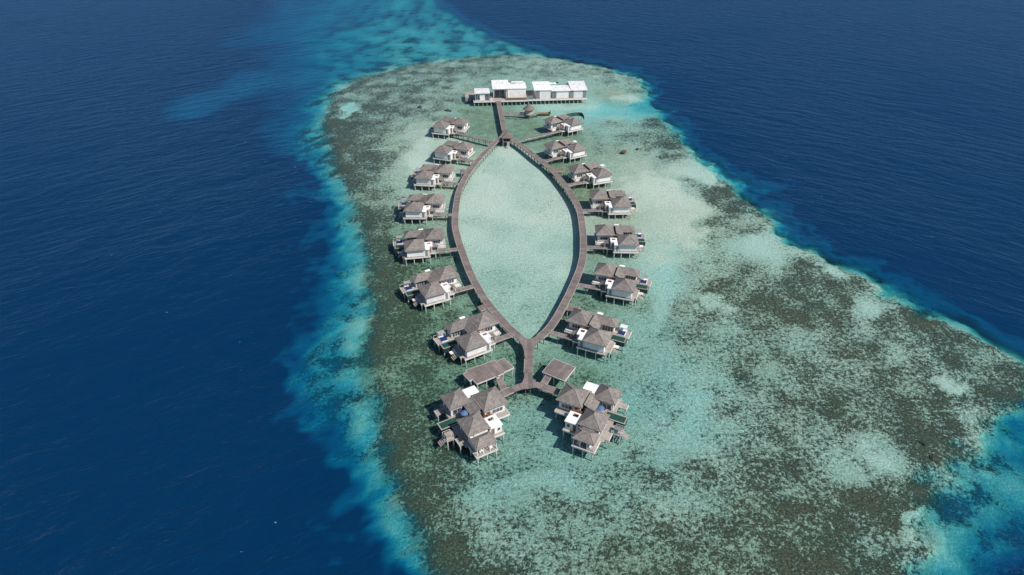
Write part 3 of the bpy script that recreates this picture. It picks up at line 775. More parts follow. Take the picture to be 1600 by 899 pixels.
    MB(m).box(1.45, 3.2, 14.3, 15.3, 4.6, 4.78).build('canopy', M['whiteroof'], t)
    # pool and steps
    pool(m, t, 6.6, 12.5, 7.25, 9.95)
    sb = MB(m)
    for i in range(4): sb.box(10.03 + i*.42, 10.45 + i*.42, 2.6, 4.4, DZ-.28-i*.3, DZ-.2-i*.3)
    sb.build('steps', M['deckwood'], t)
    MB(m).box(10.03, 11.5, 4.6, 6.0, DZ-.5, DZ-.4).build('lower_deck', M['fascia'], t)
    rb = MB(m)
    for x in (9.2, 12.8): rb.box(x-.03, x+.03, 13.5, 13.56, DZ, DZ+.9)
    rb.box(9.17, 12.83, 13.5, 13.56, DZ+.9, DZ+.96)
    rb.build('railing', M['frame'], t)
    post_set(m, t, [(.35,.2),(2.9,.2),(6.0,.2),(8.9,.2),(8.9,3.4),(8.9,6.4),(.35,3.6),(-1.9,2.6),(-1.9,5.2),(-5.6,6.0),(-3.1,6.0),(-5.6,9.6),(-5.6,13.4),(-1.2,13.4),(3.4,13.4),(8.6,13.4),(12.6,13.3),(12.6,10.4),(12.2,7.6),(9.7,7.6),(9.7,1.5)])
    return t

def make_big_villa(m):
    t = thing('villa_residence', 'x', 'villa')
    z0 = DZ + .003
    deck_part(m, t, [(-5.9,.1,-.05,4.3),(-6.2,.9,4.304,11.4),(-14.4,-6.3,9.0,17.2),(-6.296,-2.2,11.404,21.3),(-2.196,.2,15.3,21.3),(-10.0,-6.204,3.9,8.996),(.204,2.3,17.9,20.0),(.904,1.9,5.4,8.2),(2.0,4.2,8.2,11.0),(.904,2.0,10.2,11.2)])
    for r in [(-5.9,.1,-.17,-.052),(-14.4,-10.0,8.88,8.998),(-10.0,-6.204,3.78,3.898),(.102,.22,-.1,4.3),(2.302,2.42,17.9,20.0),(-14.52,-14.402,9.0,17.2),(1.902,2.02,5.4,8.2)]:
        MB(m).box(*r, DZ-.42, DZ+.03).build('fascia', M['fascia'], t)
    # P1 bedroom pavilion
    MB(m).box(-5.5,-.7,15.7,20.7,z0,4.8).build('wall', M['siding'], t)
    window(m, t, 'f', -4.9, -1.1, DZ+.1, 3.8, 15.7, 3)
    window(m, t, 'r', 16.2, 19.8, DZ+.1, 3.8, -.7, 3)
    hip_roof(m, -6.2, 0.0, 15.0, 21.3, 4.82, 2.1, t)
    # P2 arrival pavilion
    MB(m).box(-13.9,-8.0,10.8,16.6,z0,4.8).build('wall', M['siding'], t)
    window(m, t, 'f', -13.3, -10.2, DZ+.5, 3.6, 10.8, 3)
    window(m, t, 'f', -9.6, -8.4, DZ+.1, 3.7, 10.8, 1)
    hip_roof(m, -14.7, -7.35, 10.0, 17.3, 4.82, 2.3, t)
    # P3 lounge, P4 veranda
    MB(m).box(-5.7,-.6,4.9,10.4,z0,4.8).build('wall', M['siding'], t)
    window(m, t, 'r', 5.6, 9.8, DZ+.1, 3.9, -.6, 4)
    hip_roof(m, -6.3, 0.1, 4.35, 11.05, 4.85, 2.25, t)
    MB(m).box(-5.4,-.6,2.1,4.85,z0,4.0).build('wall', M['siding'], t)
    window(m, t, 'f', -5.1, -.9, DZ+.1, 3.7, 2.1, 4)
    for x in (-5.7, -3.9, -2.1, -.35): MB(m).box(x, x+.16, .25, .41, z0, 3.93).build('veranda_column', M['frame'], t)
    hip_roof(m, -5.95, -.02, 0.0, 4.3, 4.1, 1.35, t)
    MB(m).box(-4.9, -1.6, 4.36, 4.80, 4.12, 4.6).build('clerestory', M['frame'], t)
    # connecting shed roof and white slabs
    MB(m).box(-7.1,-4.6,11.1,15.6,z0,4.1).build('wall', M['graypanel'], t)
    window(m, t, 'r', 11.6, 15.0, DZ+.1, 3.8, -4.6, 3)
    shed_roof(m, -7.2, -4.1, 11.1, 16.4, 4.25, 5.35, 'x0', t)
    MB(m).box(-7.22,-7.05,11.1,16.4,5.36,5.45).build('ridge_cap', M['ridge'], t)
    mb = MB(m); mb.box(-10.1,-6.35,17.35,20.8,4.2,4.42); mb.box(-7.3,-6.35,16.45,17.35,4.2,4.42); mb.build('flat_roof', M['whiteroof'], t)
    MB(m).box(-9.7,-6.5,17.5,20.4,z0,4.198).build('wall', M['siding'], t)
    hx0,hx1,hy0,hy1 = -8.7,-7.2,7.0,8.1
    mb = MB(m); mb.box(-9.8,-6.4,4.4,hy0,4.08,4.3); mb.box(-9.8,-6.4,hy1,8.6,4.08,4.3); mb.box(-9.8,hx0,hy0,hy1,4.08,4.3); mb.box(hx1,-6.4,hy0,hy1,4.08,4.3)
    mb.build('flat_roof', M['whiteroof'], t)
    mb = MB(m); mb.box(-9.6,-6.2,4.7,4.9,z0,4.078); mb.box(-9.6,-9.4,4.9,8.8,z0,4.078); mb.build('wall', M['siding'], t)
    window(m, t, 'f', -9.2, -8.3, DZ+.6, 3.5, 4.7, 1)
    door(m, t, -7.5, -6.6, 4.7, z0, 3.8, 'brownpanel')
    pool(m, t, -2.1, 3.7, 12.45, 15.2)
    mb = MB(m)
    for i in range(4): mb.box(4.25 + i*.4, 4.62 + i*.4, 8.6, 10.4, DZ-.22-i*.3, DZ-.15-i*.3)
    mb.build('steps', M['deckwood'], t)
    mb = MB(m); mb.box(-1.8, .9, 11.404, 12.4, DZ-.18, DZ-.02); mb.build('terrace_step', M['deckwood'], t)
    rl = MB(m)
    for x, y in ((2.05,10.9),(4.15,10.9)): rl.box(x-.04,x+.04,y-.04,y+.04,DZ,DZ+1)
    rl.box(2.01,4.19,10.87,10.93,DZ+1,DZ+1.06)
    rl.build('railing', M['frame'], t)
    post_set(m, t, [(-5.5,.2),(-2.9,.2),(-.3,.2),(-.3,4.0),(.6,7.4),(.6,11.0),(-9.7,4.1),(-7.4,4.1),(-9.7,7.4),(-14.0,9.3),(-11.0,9.3),(-14.0,13.2),(-14.0,16.8),(-10.4,16.8),(-6.0,21.0),(-3.0,21.0),(-.1,21.0),(-.1,17.6),(2.0,18.3),(2.0,19.7),(3.4,12.8),(3.4,14.9),(.6,14.9),(3.9,8.5),(2.3,8.5),(3.9,10.7),(1.7,5.7),(-5.6,4.0)])
    return t

V = dict(R1=((887.5,206.4),(908.4,201.7)),R2=((890.4,248.1),(915.1,242.6)),R3=((926.8,288.1),(956.8,283.1)),R4=((950.5,334.3),(982.9,333.8)),R5=((958.5,394),(995.2,394.6)),R6=((946.4,461.5),(989.9,469.6)),R7=((900.7,541.8),(943.6,553.6)),
L1=((678,208.1),(702,210.7)),L2=((679,247.2),(705,251.2)),L3=((647.3,288.8),(680,290.6)),L4=((630.6,341),(666.9,341.3)),L5=((633.8,404.1),(673,400.5)),L6=((660.5,478.8),(705,466.3)),L7=((727.2,561.8),(769.9,545.9)))
ORD = ['', 'first', 'second', 'third', 'fourth', 'fifth', 'sixth', 'seventh']
SEEN = {'R1': 'smallest-looking villa at the far right with a dark curved screen behind its roofs',
 'R2': 'overwater villa second from the far end of the right row, beside the green shallows',
 'R3': 'overwater villa third from the far end of the right row, below a small landing',
 'R4': 'overwater villa fourth from the far end of the right row, standing over pale sand',
 'R5': 'fifth overwater villa from the far end of the right row, at the widest bend',
 'R6': 'sixth overwater villa from the far end of the right row, turned slightly clockwise',
 'R7': 'overwater villa nearest the southern junction on the right, with white canopied daybed',
 'L1': 'farthest overwater villa of the left row, reached by a long jetty from the northern junction',
 'L2': 'overwater villa second from the far end of the left row, over a pale sandy patch',
 'L3': 'overwater villa third from the far end of the left row, beside a small landing',
 'L4': 'overwater villa fourth from the far end of the left row, white front wall in view',
 'L5': 'overwater villa fifth from the far end of the left row, at the widest bend',
 'L6': 'overwater villa sixth from the far end of the left row, roofs turned anticlockwise',
 'L7': 'overwater villa nearest the southern junction on the left, above the large stepped platform'}
WHERE = {'R': 'right', 'L': 'left'}
protos = {1: None, -1: None}; VT = {}
def polyline_hit(p, d, L):
    """first crossing of the ray p + t d with a line of points"""
    best = None
    for a, b in zip(L, L[1:]):
        ex, ey = b.x-a.x, b.y-a.y; det = d[0]*(-ey) + ex*d[1]
        if abs(det) < 1e-9: continue
        rx_, ry_ = a.x-p[0], a.y-p[1]
        t_ = (rx_*(-ey) + ex*ry_)/det; u_ = (d[0]*ry_ - d[1]*rx_)/det
        if t_ > 0 and -.02 <= u_ <= 1.02 and (best is None or t_ < best): best = t_
    return best
def villa_matrix(key):
    a, b = V[key]; A = at(*a, DZ); B = at(*b, DZ)
    ang = math.atan2(B.y-A.y, B.x-A.x)
    m = 1 if key[0] == 'R' else -1
    O = A if m == 1 else B
    return O, ang, m
def to_world(O, ang, m, x, y):
    x *= m; c, s = math.cos(ang), math.sin(ang)
    return (O.x + x*c - y*s, O.y + x*s + y*c)
for key in V:
    O, ang, m = villa_matrix(key)
    if protos[m] is None: o = protos[m] = make_villa(m)
    else: o = copy_tree(protos[m])
    o.location = (O.x, O.y, 0); o.rotation_euler = (0, 0, ang)
    o['label'] = SEEN[key]; o['group'] = 'single overwater villas along the boardwalk'
    VT[key] = (O, ang, m)
    p = to_world(O, ang, m, -2.25, 3.3); c, s = math.cos(ang), math.sin(ang); d = (-m*c, -m*s)
    t_ = polyline_hit(p, d, lines[1] if m == 1 else lines[0])
    if key == 'L1':
        q = at(772, 222.5, DZ); e = (q.x, q.y)
    elif key == 'R1':
        q = at(818, 217.5, DZ); e = (q.x, q.y)
    elif t_ is None: q = p; e = (p[0]+d[0]*8, p[1]+d[1]*8)
    else: e = (p[0]+d[0]*(t_-BW*1.02), p[1]+d[1]*(t_-BW*1.02))
    walkway('access_jetty', f'plank jetty to the {ORD[int(key[1])]} villa from the far end of the {WHERE[key[0]]} row', 'jetty', e, p, 1.9, DZ - .03, 'access jetties to the single villas')

big = {}
for m, org, ang, lab in ((-1, (-8.57,115.15), R(30), 'large villa at bottom left, four hip roofs round a green pool'),
                         (1, (20.12,116.64), R(-26.5), 'large villa at bottom right, four hip roofs, green pool on its right')):
    o = make_big_villa(m); o.location = (*org, 0); o.rotation_euler = (0, 0, ang)
    o['label'] = lab; o['group'] = 'large residences at the southern end'
    big[m] = (Vector((*org, 0)), ang, m)

# ---------------------------------------------------------------- small things on the villas
def make_daybed(m, canopy, label, loc, rz):
    t = thing('daybed', label, 'daybed', loc, rz, 'daybeds on the pool decks')
    MB().box(-1.05,1.05,-1.7,1.7,0,.32).build('base', M['whitefab'], t)
    MB().box(-.95,.95,-1.6,.1,.323,.52).build('mattress', M['bluefab'], t)
    mb = MB()
    for x in (-.6, .6): mb.box(x-.35, x+.35, -.25, .05, .523, .7)
    mb.build('pillow', M['bluefab'], t)
    for x in (-1.0, 1.0):
        for y in (.05, 1.65): MB().bar((x, y, .32), (x, y, 1.75), .08).build('canopy_post', M['frame'], t)
    cn = MB()
    if canopy == 'slats':
        for i in range(7): cn.box(-1.1, 1.1, .0 + i*.25, .16 + i*.25, 1.76, 1.82)
        cn.build('canopy', M['greyfab'], t)
    else: cn.box(-1.1, 1.1, 0, 1.75, 1.76, 1.86); cn.build('canopy', M['whitefab'], t)
    return t
def make_shrub(label, loc, h, mats, group, n=90, spread=.7):
    t = thing('shrub', label, 'plant', loc, random.random()*6, group)
    st = MB()
    for k in range(4):
        a = k*1.6; st.bar((0,0,0), (math.cos(a)*spread*.4, math.sin(a)*spread*.4, h*.7), .06)
    st.build('stem', M['bark'], t)
    lf = MB()
    for i in range(n):
        a = random.random()*6.28; r = spread*math.sqrt(random.random()); z = h*(.45+.6*random.random()*(1-.4*r/spread))
        c = Vector((r*math.cos(a), r*math.sin(a), z)); s = .1+.1*random.random()
        d1 = Vector((random.gauss(0,1),random.gauss(0,1),random.gauss(0,.5))).normalized()*s; d2 = d1.cross(Vector((random.gauss(0,1),random.gauss(0,1),random.gauss(0,1)))).normalized()*s*.7
        lf.poly([c-d1, c+d2, c+d1, c-d2])
    lf.build('foliage', M[mats], t)
    return t
for key, (O, ang, m) in VT.items():
    side = WHERE[key[0]]; n = ORD[int(key[1])]
    if key not in ('R1', 'L1', 'L2'):
        x, y = to_world(O, ang, m, 10.5, 12.1)
        make_daybed(m, 'plain' if key in ('R7','R2','R3') else 'slats', f"blue daybed, {'white' if key in ('R7','R2','R3') else 'grey'} canopy, at the {n} villa from the far end, {side} row", (x, y, DZ+.003), ang)
    x, y = to_world(O, ang, m, -.25, 6.0)
    make_shrub(f'orange shrub in the court of the {n} villa from the far end, {side} row', (x, y, DZ), 3.3, 'leafo', 'courtyard shrubs of the villas', 110, .75)
    x, y = to_world(O, ang, m, .2, 4.4)
    make_shrub(f'olive plant in the roof opening of the {n} villa from the far end, {side} row', (x, y, DZ), 2.1, 'leafg', 'plants under the roof openings', 50, .5)
def make_parasol(label, loc, r, mat, h=2.3, group=None, tilt=0):
    t = thing('parasol', label, 'parasol', loc, 0, group)
    t.rotation_euler = (tilt, 0, 0)
    MB().cyl(0,0,0,h+.5,.04,n=8).build('pole', M['frame'], t)
    MB().cyl(0,0,h,h+.32,r,r*.55,n=8,cap=False).cyl(0,0,h+.32,h+.55,r*.55,0,n=8,cap=False).build('canopy', M[mat], t)
    MB().cyl(0,0,0,.08,.3,n=10).build('base', M['fascia'], t)
    return t
for m, (O, ang, _) in big.items():
    sd_ = 'right' if m == 1 else 'left'
    x, y = to_world(O, ang, m, -3.4, 13.3)
    make_parasol(f'round blue parasol beside the pool of the large villa at bottom {sd_}', (x, y, DZ), 1.15, 'bluefab2', 2.1, 'blue parasols by the residence pools')
    x, y = to_world(O, ang, m, -3.4, 11.9)
    t = thing('sun_lounger', f'low dark blue lounger by the parasol of the large villa at bottom {sd_}', 'lounger', (x, y, DZ+.003), ang, 'loungers by the residence pools')
    MB().box(-.95,.95,-.4,.4,.0,.28).build('frame', M['frame'], t); MB().box(-.9,.9,-.36,.36,.283,.4).build('cushion', M['bluefab'], t)
    for i, (lx, ly) in enumerate(((-9.1,9.2),(-8.2,9.25),(-7.4,9.2))):
        x, y = to_world(O, ang, m, lx, ly)
        make_shrub(f"{['inner','middle','outer'][i]} orange shrub of three behind the white roof of the bottom {sd_} villa", (x, y, DZ), 2.9, 'leafo', 'orange shrubs in the residence courts', 130, .62)
    x, y = to_world(O, ang, m, -7.9, 7.5)
    make_shrub(f'dark plant in the square roof opening of the large villa at bottom {sd_}', (x, y, DZ), 2.3, 'leafg', 'plants in the residence roof openings', 60, .55)
    x, y = to_world(O, ang, m, 3.1, 9.3)
    t = thing('cabana', f"{'dark grey' if m==1 else 'pale brown'} slatted cabana by the pool of the bottom {sd_} villa", 'cabana', (x, y, DZ+.003), ang, 'cabanas by the residence pools')
    mb = MB()
    for i in range(6): mb.box(-1.0+i*.34, -.74+i*.34, -.95, .75, 1.5, 1.56)
    mb.build('slatted_roof', M['graypanel'] if m == 1 else M['deckwood'], t)
    for a_ in (-.95, .95):
        for b_ in (-.9, .7): MB().bar((a_,b_,0),(a_,b_,1.49),.08).build('post', M['frame'], t)
    MB().box(-.8,.8,-.7,.5,0,.4).build('seat', M['greyfab'], t)
    for i, (lx, ly) in enumerate(((-4.4,1.2),(-1.7,1.2))):
        x, y = to_world(O, ang, m, lx, ly)
        t = thing('armchair', f"{['inner','outer'][i]} of two white armchairs on the veranda of the bottom {sd_} villa", 'chair', (x, y, DZ+.003), ang, 'veranda armchairs of the residences')
        MB().box(-.45,.45,-.4,.4,.12,.42).build('seat', M['whitefab'], t); MB().box(-.45,.45,.28,.42,.423,.85).build('backrest', M['whitefab'], t)
        for q_ in (-.4,.34):
            for w_ in (-.36,.3): MB().box(q_,q_+.06,w_,w_+.06,0,.118).build('leg', M['bark'], t)

# curved dark screen behind the far right villa
O, ang, m = VT['R1']
ctr = at(899, 190, 1.5)
arc = []
for k in range(15):
    u = k/14.
    px_ = 883 + 29.5*u; py_ = 184.2 - 3.6*math.sin(u*math.pi*.75) + (5.2 if u > .9 else 0)*(u-.9)*10
    arc.append(at(px_, py_ , 1.2))
t = thing('pool_screen', 'dark green curved mesh screen behind the roofs of the far right villa', 'screen', (arc[7].x, arc[7].y, 0))
mb = MB(); lc = [Vector((p.x-arc[7].x, p.y-arc[7].y, 0)) for p in arc]
strip(mb, lc, -.05, .05, .9, 2.9); mb.build('mesh_panel', M['darknet'], t)
for k in range(0, 15, 2): MB().cyl(lc[k].x, lc[k].y, -2.2, 3.0, .08, n=6).build('post', M['postdark'], t)

# ---------------------------------------------------------------- restaurant at the northern end
RO = Vector((-21.5, 376.3, 0)); RA = R(4.3)
def rw(x, y): c, s = math.cos(RA), math.sin(RA); return (RO.x + x*c - y*s, RO.y + x*s + y*c, 0)
t = thing('restaurant_platform', 'long pale platform on many short posts carrying the white-roofed restaurant buildings', 'platform', tuple(RO), RA)
deck_part(1, t, [(0, 30.0, 0, 15), (30.0, 64.4, 0.6, 17), (-4.6, 0, 7.5, 16)])
for r in [(0, 30, -.14, -.003), (30.003, 64.4, .46, .597), (-.14,-.002,0,7.5)]: MB().box(*r, DZ-.75, DZ+.05).build('fascia', M['fascia'], t)
f = None
for y in (.4, 5.4, 10.4):
    for i in range(28):
        p = (.4 + i*2.35, y + (.6 if i > 12 else 0), 0)
        if f is None: f = MB().cyl(0,0,-2.4,DZ-.24,.17,n=8).build('post', M['post'], t); f.location = p
        else: c_ = f.copy(); COL.objects.link(c_); c_.parent = t; c_.location = p
mb = MB()
for i in range(5): mb.box(-4.6, -1.2, 6.9-i*.5, 7.4-i*.5, DZ-.28-i*.28, DZ-.2-i*.28)
mb.build('steps', M['deckwood'], t)
MB().box(30.1, 33.6, .7, .85, DZ, DZ+2.2).build('screen_wall', M['graypanel'], t)
MB().box(9.4, 10.6, .5, .65, DZ, DZ+1.7).build('low_wall', M['fascia'], t)
MB().box(18.0, 29.9, .5, .8, DZ, DZ+1.3).build('planter', M['brownpanel'], t)
G3 = 'white-roofed buildings of the restaurant'
z0 = DZ + .003
def flat_roofed(name, label, x0, x1, y0, y1, zf, zb, wx0, wx1, wy0, wy1, extras, mat='metalroof'):
    p = rw(x0, y0); t = thing(name, label, 'building', p, RA, G3)
    w_, d_ = x1-x0, y1-y0; th = .22
    mb = MB(); T = [(0,0,zf),(w_,0,zf),(w_,d_,zb),(0,d_,zb)]; B = [(a,b,c-th) for a,b,c in T]
    mb.poly(T); mb.poly(B[::-1])
    for i in range(4): j = (i+1)%4; mb.poly([B[i],B[j],T[j],T[i]])
    mb.build('roof', M[mat], t)
    for i in range(1 + int(w_ > 9)):
        vx, vy = w_*(.3 + .35*i), d_*.62; zr = zf + (zb-zf)*vy/d_
        MB().box(vx-.45, vx+.45, vy-.4, vy+.4, zr-.02, zr+.38).build('roof_vent', M['fascia'], t)
    h = min(zf, zb) - th - .01
    a0, a1, b0, b1 = wx0-x0, wx1-x0, wy0-y0, wy1-y0
    ztop = lambda y: zf + (zb-zf)*y/d_ - th - .005
    mb = MB()
    q = [(a0,b0),(a1,b0),(a1,b1),(a0,b1)]
    for i in range(4):
        u, v = q[i], q[(i+1)%4]; mb.poly([(u[0],u[1],z0),(v[0],v[1],z0),(v[0],v[1],ztop(v[1])),(u[0],u[1],ztop(u[1]))])
    mb.build('wall', M['siding'], t)
    extras(t, a0, a1, b0, b1, h)
    return t
def ex_small(t, a0, a1, b0, b1, h):
    window(1, t, 'f', a0+.1, a0+2.6, DZ+.3, h-.5, b0, 2); window(1, t, 'f', a1-2.4, a1-.1, DZ+.1, h-.5, b0, 2)
    window(1, t, 'l', b0+1, b1-1, DZ+.4, h-.6, a0, 4)
flat_roofed('pavilion', 'small square white-roofed pavilion at the left end of the restaurant', .6, 9.2, 0.6, 9.4, 6.0, 6.1, 1.0, 8.8, 1.2, 8.8, ex_small)
def ex_tall(t, a0, a1, b0, b1, h):
    window(1, t, 'f', a0+.15, a1-.6, DZ+.1, h-1.6, b0, 2); window(1, t, 'f', a0+.15, a1-.6, h-1.5, h-.15, b0, 2)
    for x in (.5, 8.6): MB().box(x, x+.25, .5, .75, z0, h-.02).build('column', M['frame'], t)
flat_roofed('entrance_hall', 'tallest restaurant building with broad white roof over a glazed entrance', 10.7, 20.3, 1.6, 15.6, 7.9, 8.7, 12.0, 18.4, 5.6, 14.8, ex_tall)
def ex_hall(t, a0, a1, b0, b1, h):
    MB().box(1.5, 8.5, b1-1.2, b1+.6, h+.6, h+1.1).build('parapet', M['whiteroof'], t)
    MB().box(2.0, 3.8, b1-1.6, b1-1.22, h+.4, h+.75).build('vent', M['graypanel'], t)
flat_roofed('dining_hall', 'white-roofed hall with blank pale wall beside the tall entrance', 20.45, 30.0, 2.2, 12.8, 7.75, 7.9, 18.5, 29.6, 2.5, 12.2, ex_hall)
def ex_r(k):
    def f(t, a0, a1, b0, b1, h):
        w_ = a1-a0; MB().box(a0+.05, a0+w_*k, b0-.06, b0-.003, z0, h-.12).build('slatted_panel', M['graypanel'], t)
    return f
flat_roofed('kitchen_block', 'white-roofed block with grey corner panel right of the furnished gap', 34.2, 44.0, 1.2, 15.2, 6.8, 7.4, 35.2, 43.6, 1.6, 14.6, ex_r(.26))
flat_roofed('kitchen_block', 'lower middle white-roofed block with the two pale parasols behind it', 44.2, 55.0, 1.4, 11.0, 6.1, 6.25, 44.3, 54.0, 1.9, 10.4, ex_r(.27))
def ex_r3(t, a0, a1, b0, b1, h):
    ex_r(.27)(t, a0, a1, b0, b1, h)
    MB().box(a1-2.0, a1-.05, b0-.06, b0-.003, z0, h-.12).build('slatted_panel', M['graypanel'], t)
flat_roofed('kitchen_block', 'rightmost white-roofed block at the end of the restaurant platform', 55.15, 64.6, 1.3, 15.4, 6.2, 7.1, 54.1, 64.0, 1.8, 14.6, ex_r3)
for lab, px_, py_, mat in [('left of the two pale parasols behind the restaurant', 858.5, 130, 'bluefab2'), ('right of the two pale parasols behind the restaurant', 866, 130, 'bluefab2')]:
    q = at(px_, py_, 4.2); make_parasol(lab, (q.x, q.y, DZ), 1.7, 'whitefab', 2.3, 'pale parasols behind the restaurant')
q = at(870.5, 130, 4.2); make_parasol('closed black pointed parasol right of the pale ones behind the restaurant', (q.x, q.y, DZ), .9, 'blackfab', 2.8)
p = rw(50, 17); 
t = thing('rear_terrace', 'timber terrace on posts behind the lower middle block carrying the parasols', 'terrace', p, RA)
MB().box(-6, 5, -5.2, 4, DZ-.2, DZ).build('deck', M['deckwood'], t)
for x in (-5.6, -.5, 4.6):
    for y in (0.5, 3.6): MB().cyl(x, y, -2.4, DZ-.21, .15, n=8).build('post', M['post'], t)
for i, (x, y, lab) in enumerate([(31.8,3.4,'front'),(31.8,6.6,'middle'),(31.8,9.8,'back')]):
    p = rw(x, y); t = thing('dining_table', f'{lab} dark table in the gap between the restaurant blocks', 'table', (p[0], p[1], DZ+.003), RA, 'outdoor tables of the restaurant')
    MB().box(-.9,.9,-.5,.5,.7,.76).build('tabletop', M['brownpanel'], t); MB().cyl(0,0,0,.7,.08,n=8).build('pedestal', M['blackfab'], t)
p = rw(10.0, 5.0); t = thing('dining_table', 'round pale table in the shade between the small pavilion and the tall entrance', 'table', (p[0], p[1], DZ+.003), RA, 'outdoor tables of the restaurant')
MB().cyl(0,0,.7,.76,.7,n=14).build('tabletop', M['whitefab'], t); MB().cyl(0,0,0,.7,.08,n=8).build('pedestal', M['frame'], t)

# round thatched hut, its jetty and the boat
hc = at(826.2, 176.8, 1.3)
t = thing('thatched_hut', 'round thatched hut on a low platform between the restaurant and the right villas', 'hut', (hc.x, hc.y, 0))
MB().cyl(0,0,1.1,1.3,3.0,n=16).build('platform', M['deckwood'], t)
MB().cyl(0,0,1.303,3.7,2.15,2.15,n=16,cap=False).build('wall', M['greyfab'], t)
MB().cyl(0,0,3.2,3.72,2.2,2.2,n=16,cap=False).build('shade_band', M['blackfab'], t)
r_ = MB().cyl(0,0,3.65,5.3,3.35,1.25,n=10,cap=False).cyl(0,0,5.3,6.9,1.25,0,n=10,cap=False).build('roof', M['thatch'], t)
MB().cyl(0,0,6.7,7.1,.12,n=6).build('finial', M['ridge'], r_)
for k in range(8): MB().cyl(2.6*math.cos(k*.785), 2.6*math.sin(k*.785), -2.4, 1.09, .14, n=6).build('post', M['postdark'], t)
a = at(785.5, 176.2, 1.3); walkway('hut_jetty', 'straight low jetty from the northern pier to the round thatched hut', 'jetty', (a.x+.6, a.y), (hc.x-3.02, hc.y+.3), 1.6, 1.3)
a = at(786.5, 180.2, .9); b = at(819, 181, .9)
walkway('mooring_walkway', 'thin low walkway just in front of the hut jetty', 'walkway', (a.x+.8, a.y), (b.x, b.y), .7, .8)
a = at(833, 175.5, 1.0); b = at(843.5, 176.6, 1.0)
walkway('boat_gangway', 'sloping timber gangway between the thatched hut and the brown boat', 'gangway', (hc.x+3.02, hc.y-.2), (b.x, b.y), 1.3, 1.0)
bc = at(850, 177.2, .6)
t = thing('wooden_boat', 'brown wooden boat with raised stern at the end of the hut jetty', 'boat', (bc.x, bc.y, 0), R(3))
hull = MB(); secs = [(-3.6,.15,1.15),(-2.6,.9,.85),(-1,1.3,.75),(1,1.4,.75),(2.6,1.3,.85),(3.3,1.2,1.0)]
for (xa,wa,za),(xb,wb,zb) in zip(secs, secs[1:]):
    for s in (-1,1):
        qd = [(xa,s*wa,za),(xb,s*wb,zb),(xb,s*wb*.6,-.4),(xa,s*wa*.6,-.4)]
        hull.poly(qd[::-1] if s == 1 else qd)
    hull.poly([(xa,-wa,za-.25),(xb,-wb,zb-.25),(xb,wb,zb-.25),(xa,wa,za-.25)])
hull.poly([(3.3,-.72,-.4),(3.3,.72,-.4),(3.3,1.2,1.0),(3.3,-1.2,1.0)]); hull.build('hull', M['boathull'], t)
MB().box(3.32,3.5,-1.15,1.15,.3,2.0).build('stern_board', M['boathull'], t)
for i, x in enumerate((-1.5, .2, 1.9)): MB().box(x, x+.35, -1.1, 1.1, .62, .8).build('thwart', M['deckwood'], t)

# open pavilion at the northern junction
pc = at(792.3, 221, 0); pc = Vector((-2.2, 320.2, 0))
t = thing('junction_pavilion', 'small open pavilion with shingled roof on the northern boardwalk junction', 'pavilion', (pc.x, pc.y-1.0, 0), 0)
mb = MB(); e = [(-2.6,-2.6),(2.6,-2.6),(2.6,.9),(1.2,3.0),(-1.2,3.0),(-2.6,.9)]
top = (0, .2, 5.0)
for i in range(6):
    a_, b_ = e[i], e[(i+1)%6]; mb.poly([(a_[0],a_[1],3.7),(b_[0],b_[1],3.7),top]); mb.poly([(a_[0],a_[1],3.55),(b_[0],b_[1],3.55),(b_[0],b_[1],3.7),(a_[0],a_[1],3.7)])
mb.poly([(a_[0],a_[1],3.55) for a_ in reversed(e)])
ro = mb.build('roof', M['thatch'], t)
mb = MB()
for a_ in e: mb.bar((a_[0],a_[1],3.72), (0,.2,5.02), .14, .08)
mb.build('ridge_cap', M['ridge'], ro)
MB().box(-2.3,2.3,-2.4,1.4,DZ-.25,DZ-.03).build('deck', M['boardwood'], t)
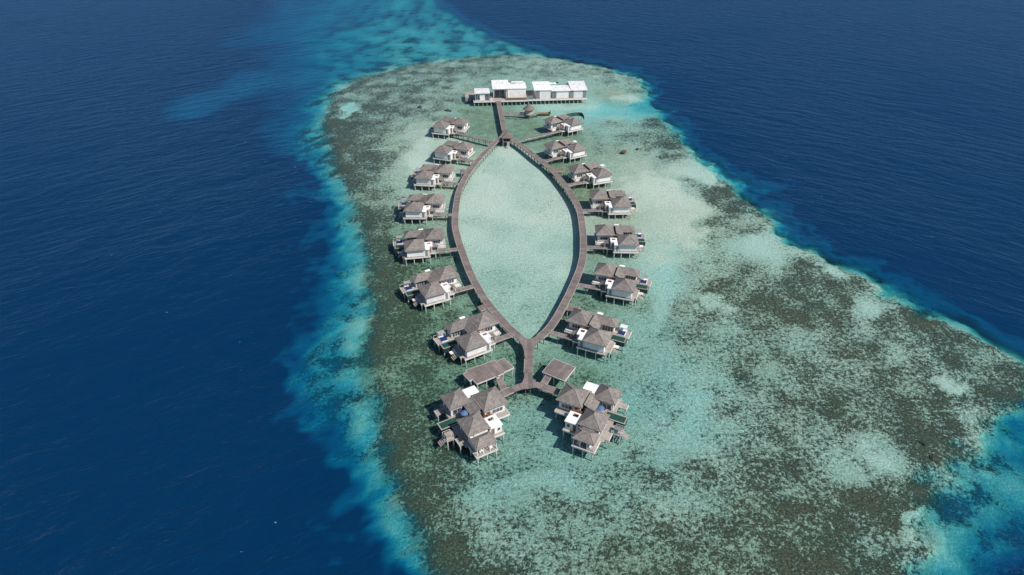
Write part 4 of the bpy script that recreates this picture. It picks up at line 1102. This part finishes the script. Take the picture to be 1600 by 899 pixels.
for a_ in [(-2.2,-2.2),(2.2,-2.2),(2.2,.9),(-2.2,.9)]: MB().cyl(a_[0],a_[1],-2.2,3.54,.11,n=8).build('column', M['post'], t)
mb = MB()
for i in range(6): mb.box(-.2, 1.0, -2.75-i*.36, -2.42-i*.36, DZ-.25-i*.27, DZ-.17-i*.27)
mb.box(-.32,-.22,-4.6,-2.4,.1,.35); mb.build('steps', M['fascia'], t)

# ---------------------------------------------------------------- coral heads and rocks
def boulder(label, x, y, rx_, ry_, rz_, zc, seed):
    p = at(x, y, zc); bm = bmesh.new(); bmesh.ops.create_icosphere(bm, subdivisions=4, radius=1.0)
    for v in bm.verts:
        n_ = mnoise.fractal(v.co*1.6 + Vector((seed*3.3, seed, 0)), 1.0, 2.0, 4)
        v.co *= 1 + .32*n_; v.co.x *= rx_; v.co.y *= ry_; v.co.z *= rz_
    me = bpy.data.meshes.new('coral_head'); bm.to_mesh(me); bm.free()
    for f_ in me.polygons: f_.use_smooth = True
    me.materials.append(M['rock'])
    ob = bpy.data.objects.new('coral_head', me); COL.objects.link(ob); ob.location = (p.x, p.y, zc); ob.rotation_euler = (0,0,seed)
    tag(ob, label, 'coral head', 'coral heads on the reef flat')
rk = at(975, 237, 0)
boulder('rough brown rock just breaking the water right of the second right-hand villa', 974.5, 237.5, 1.7, 1.1, .75, .05, 1)
boulder('small dark rock trailing right of the rough brown rock in the shallows', 996, 233, .8, .6, .5, -.15, 2)
boulder('brown rounded coral head near the lower right reef edge, upper of the pair', 1445, 694, 1.1, .95, .55, -.95, 3)
boulder('round dark coral head near the lower right reef edge, lower of the pair', 1461, 717, 1.7, 1.5, .6, -1.1, 4)
boulder('coral head on the upper left reef flat left of the restaurant', 656, 168, 1.9, 1.2, .8, -.75, 8)
boulder('dark coral head left of the first left-hand villa', 700, 173.5, 2.2, 1.3, .8, -.75, 9)

# lift what stands on posts
for ob in list(COL.objects):
    if ob.parent is None and ob.type in ('EMPTY', 'MESH') and not ob.name.startswith(('sea', 'coral_head', 'wooden_boat')):
        ob.location.z += LIFT
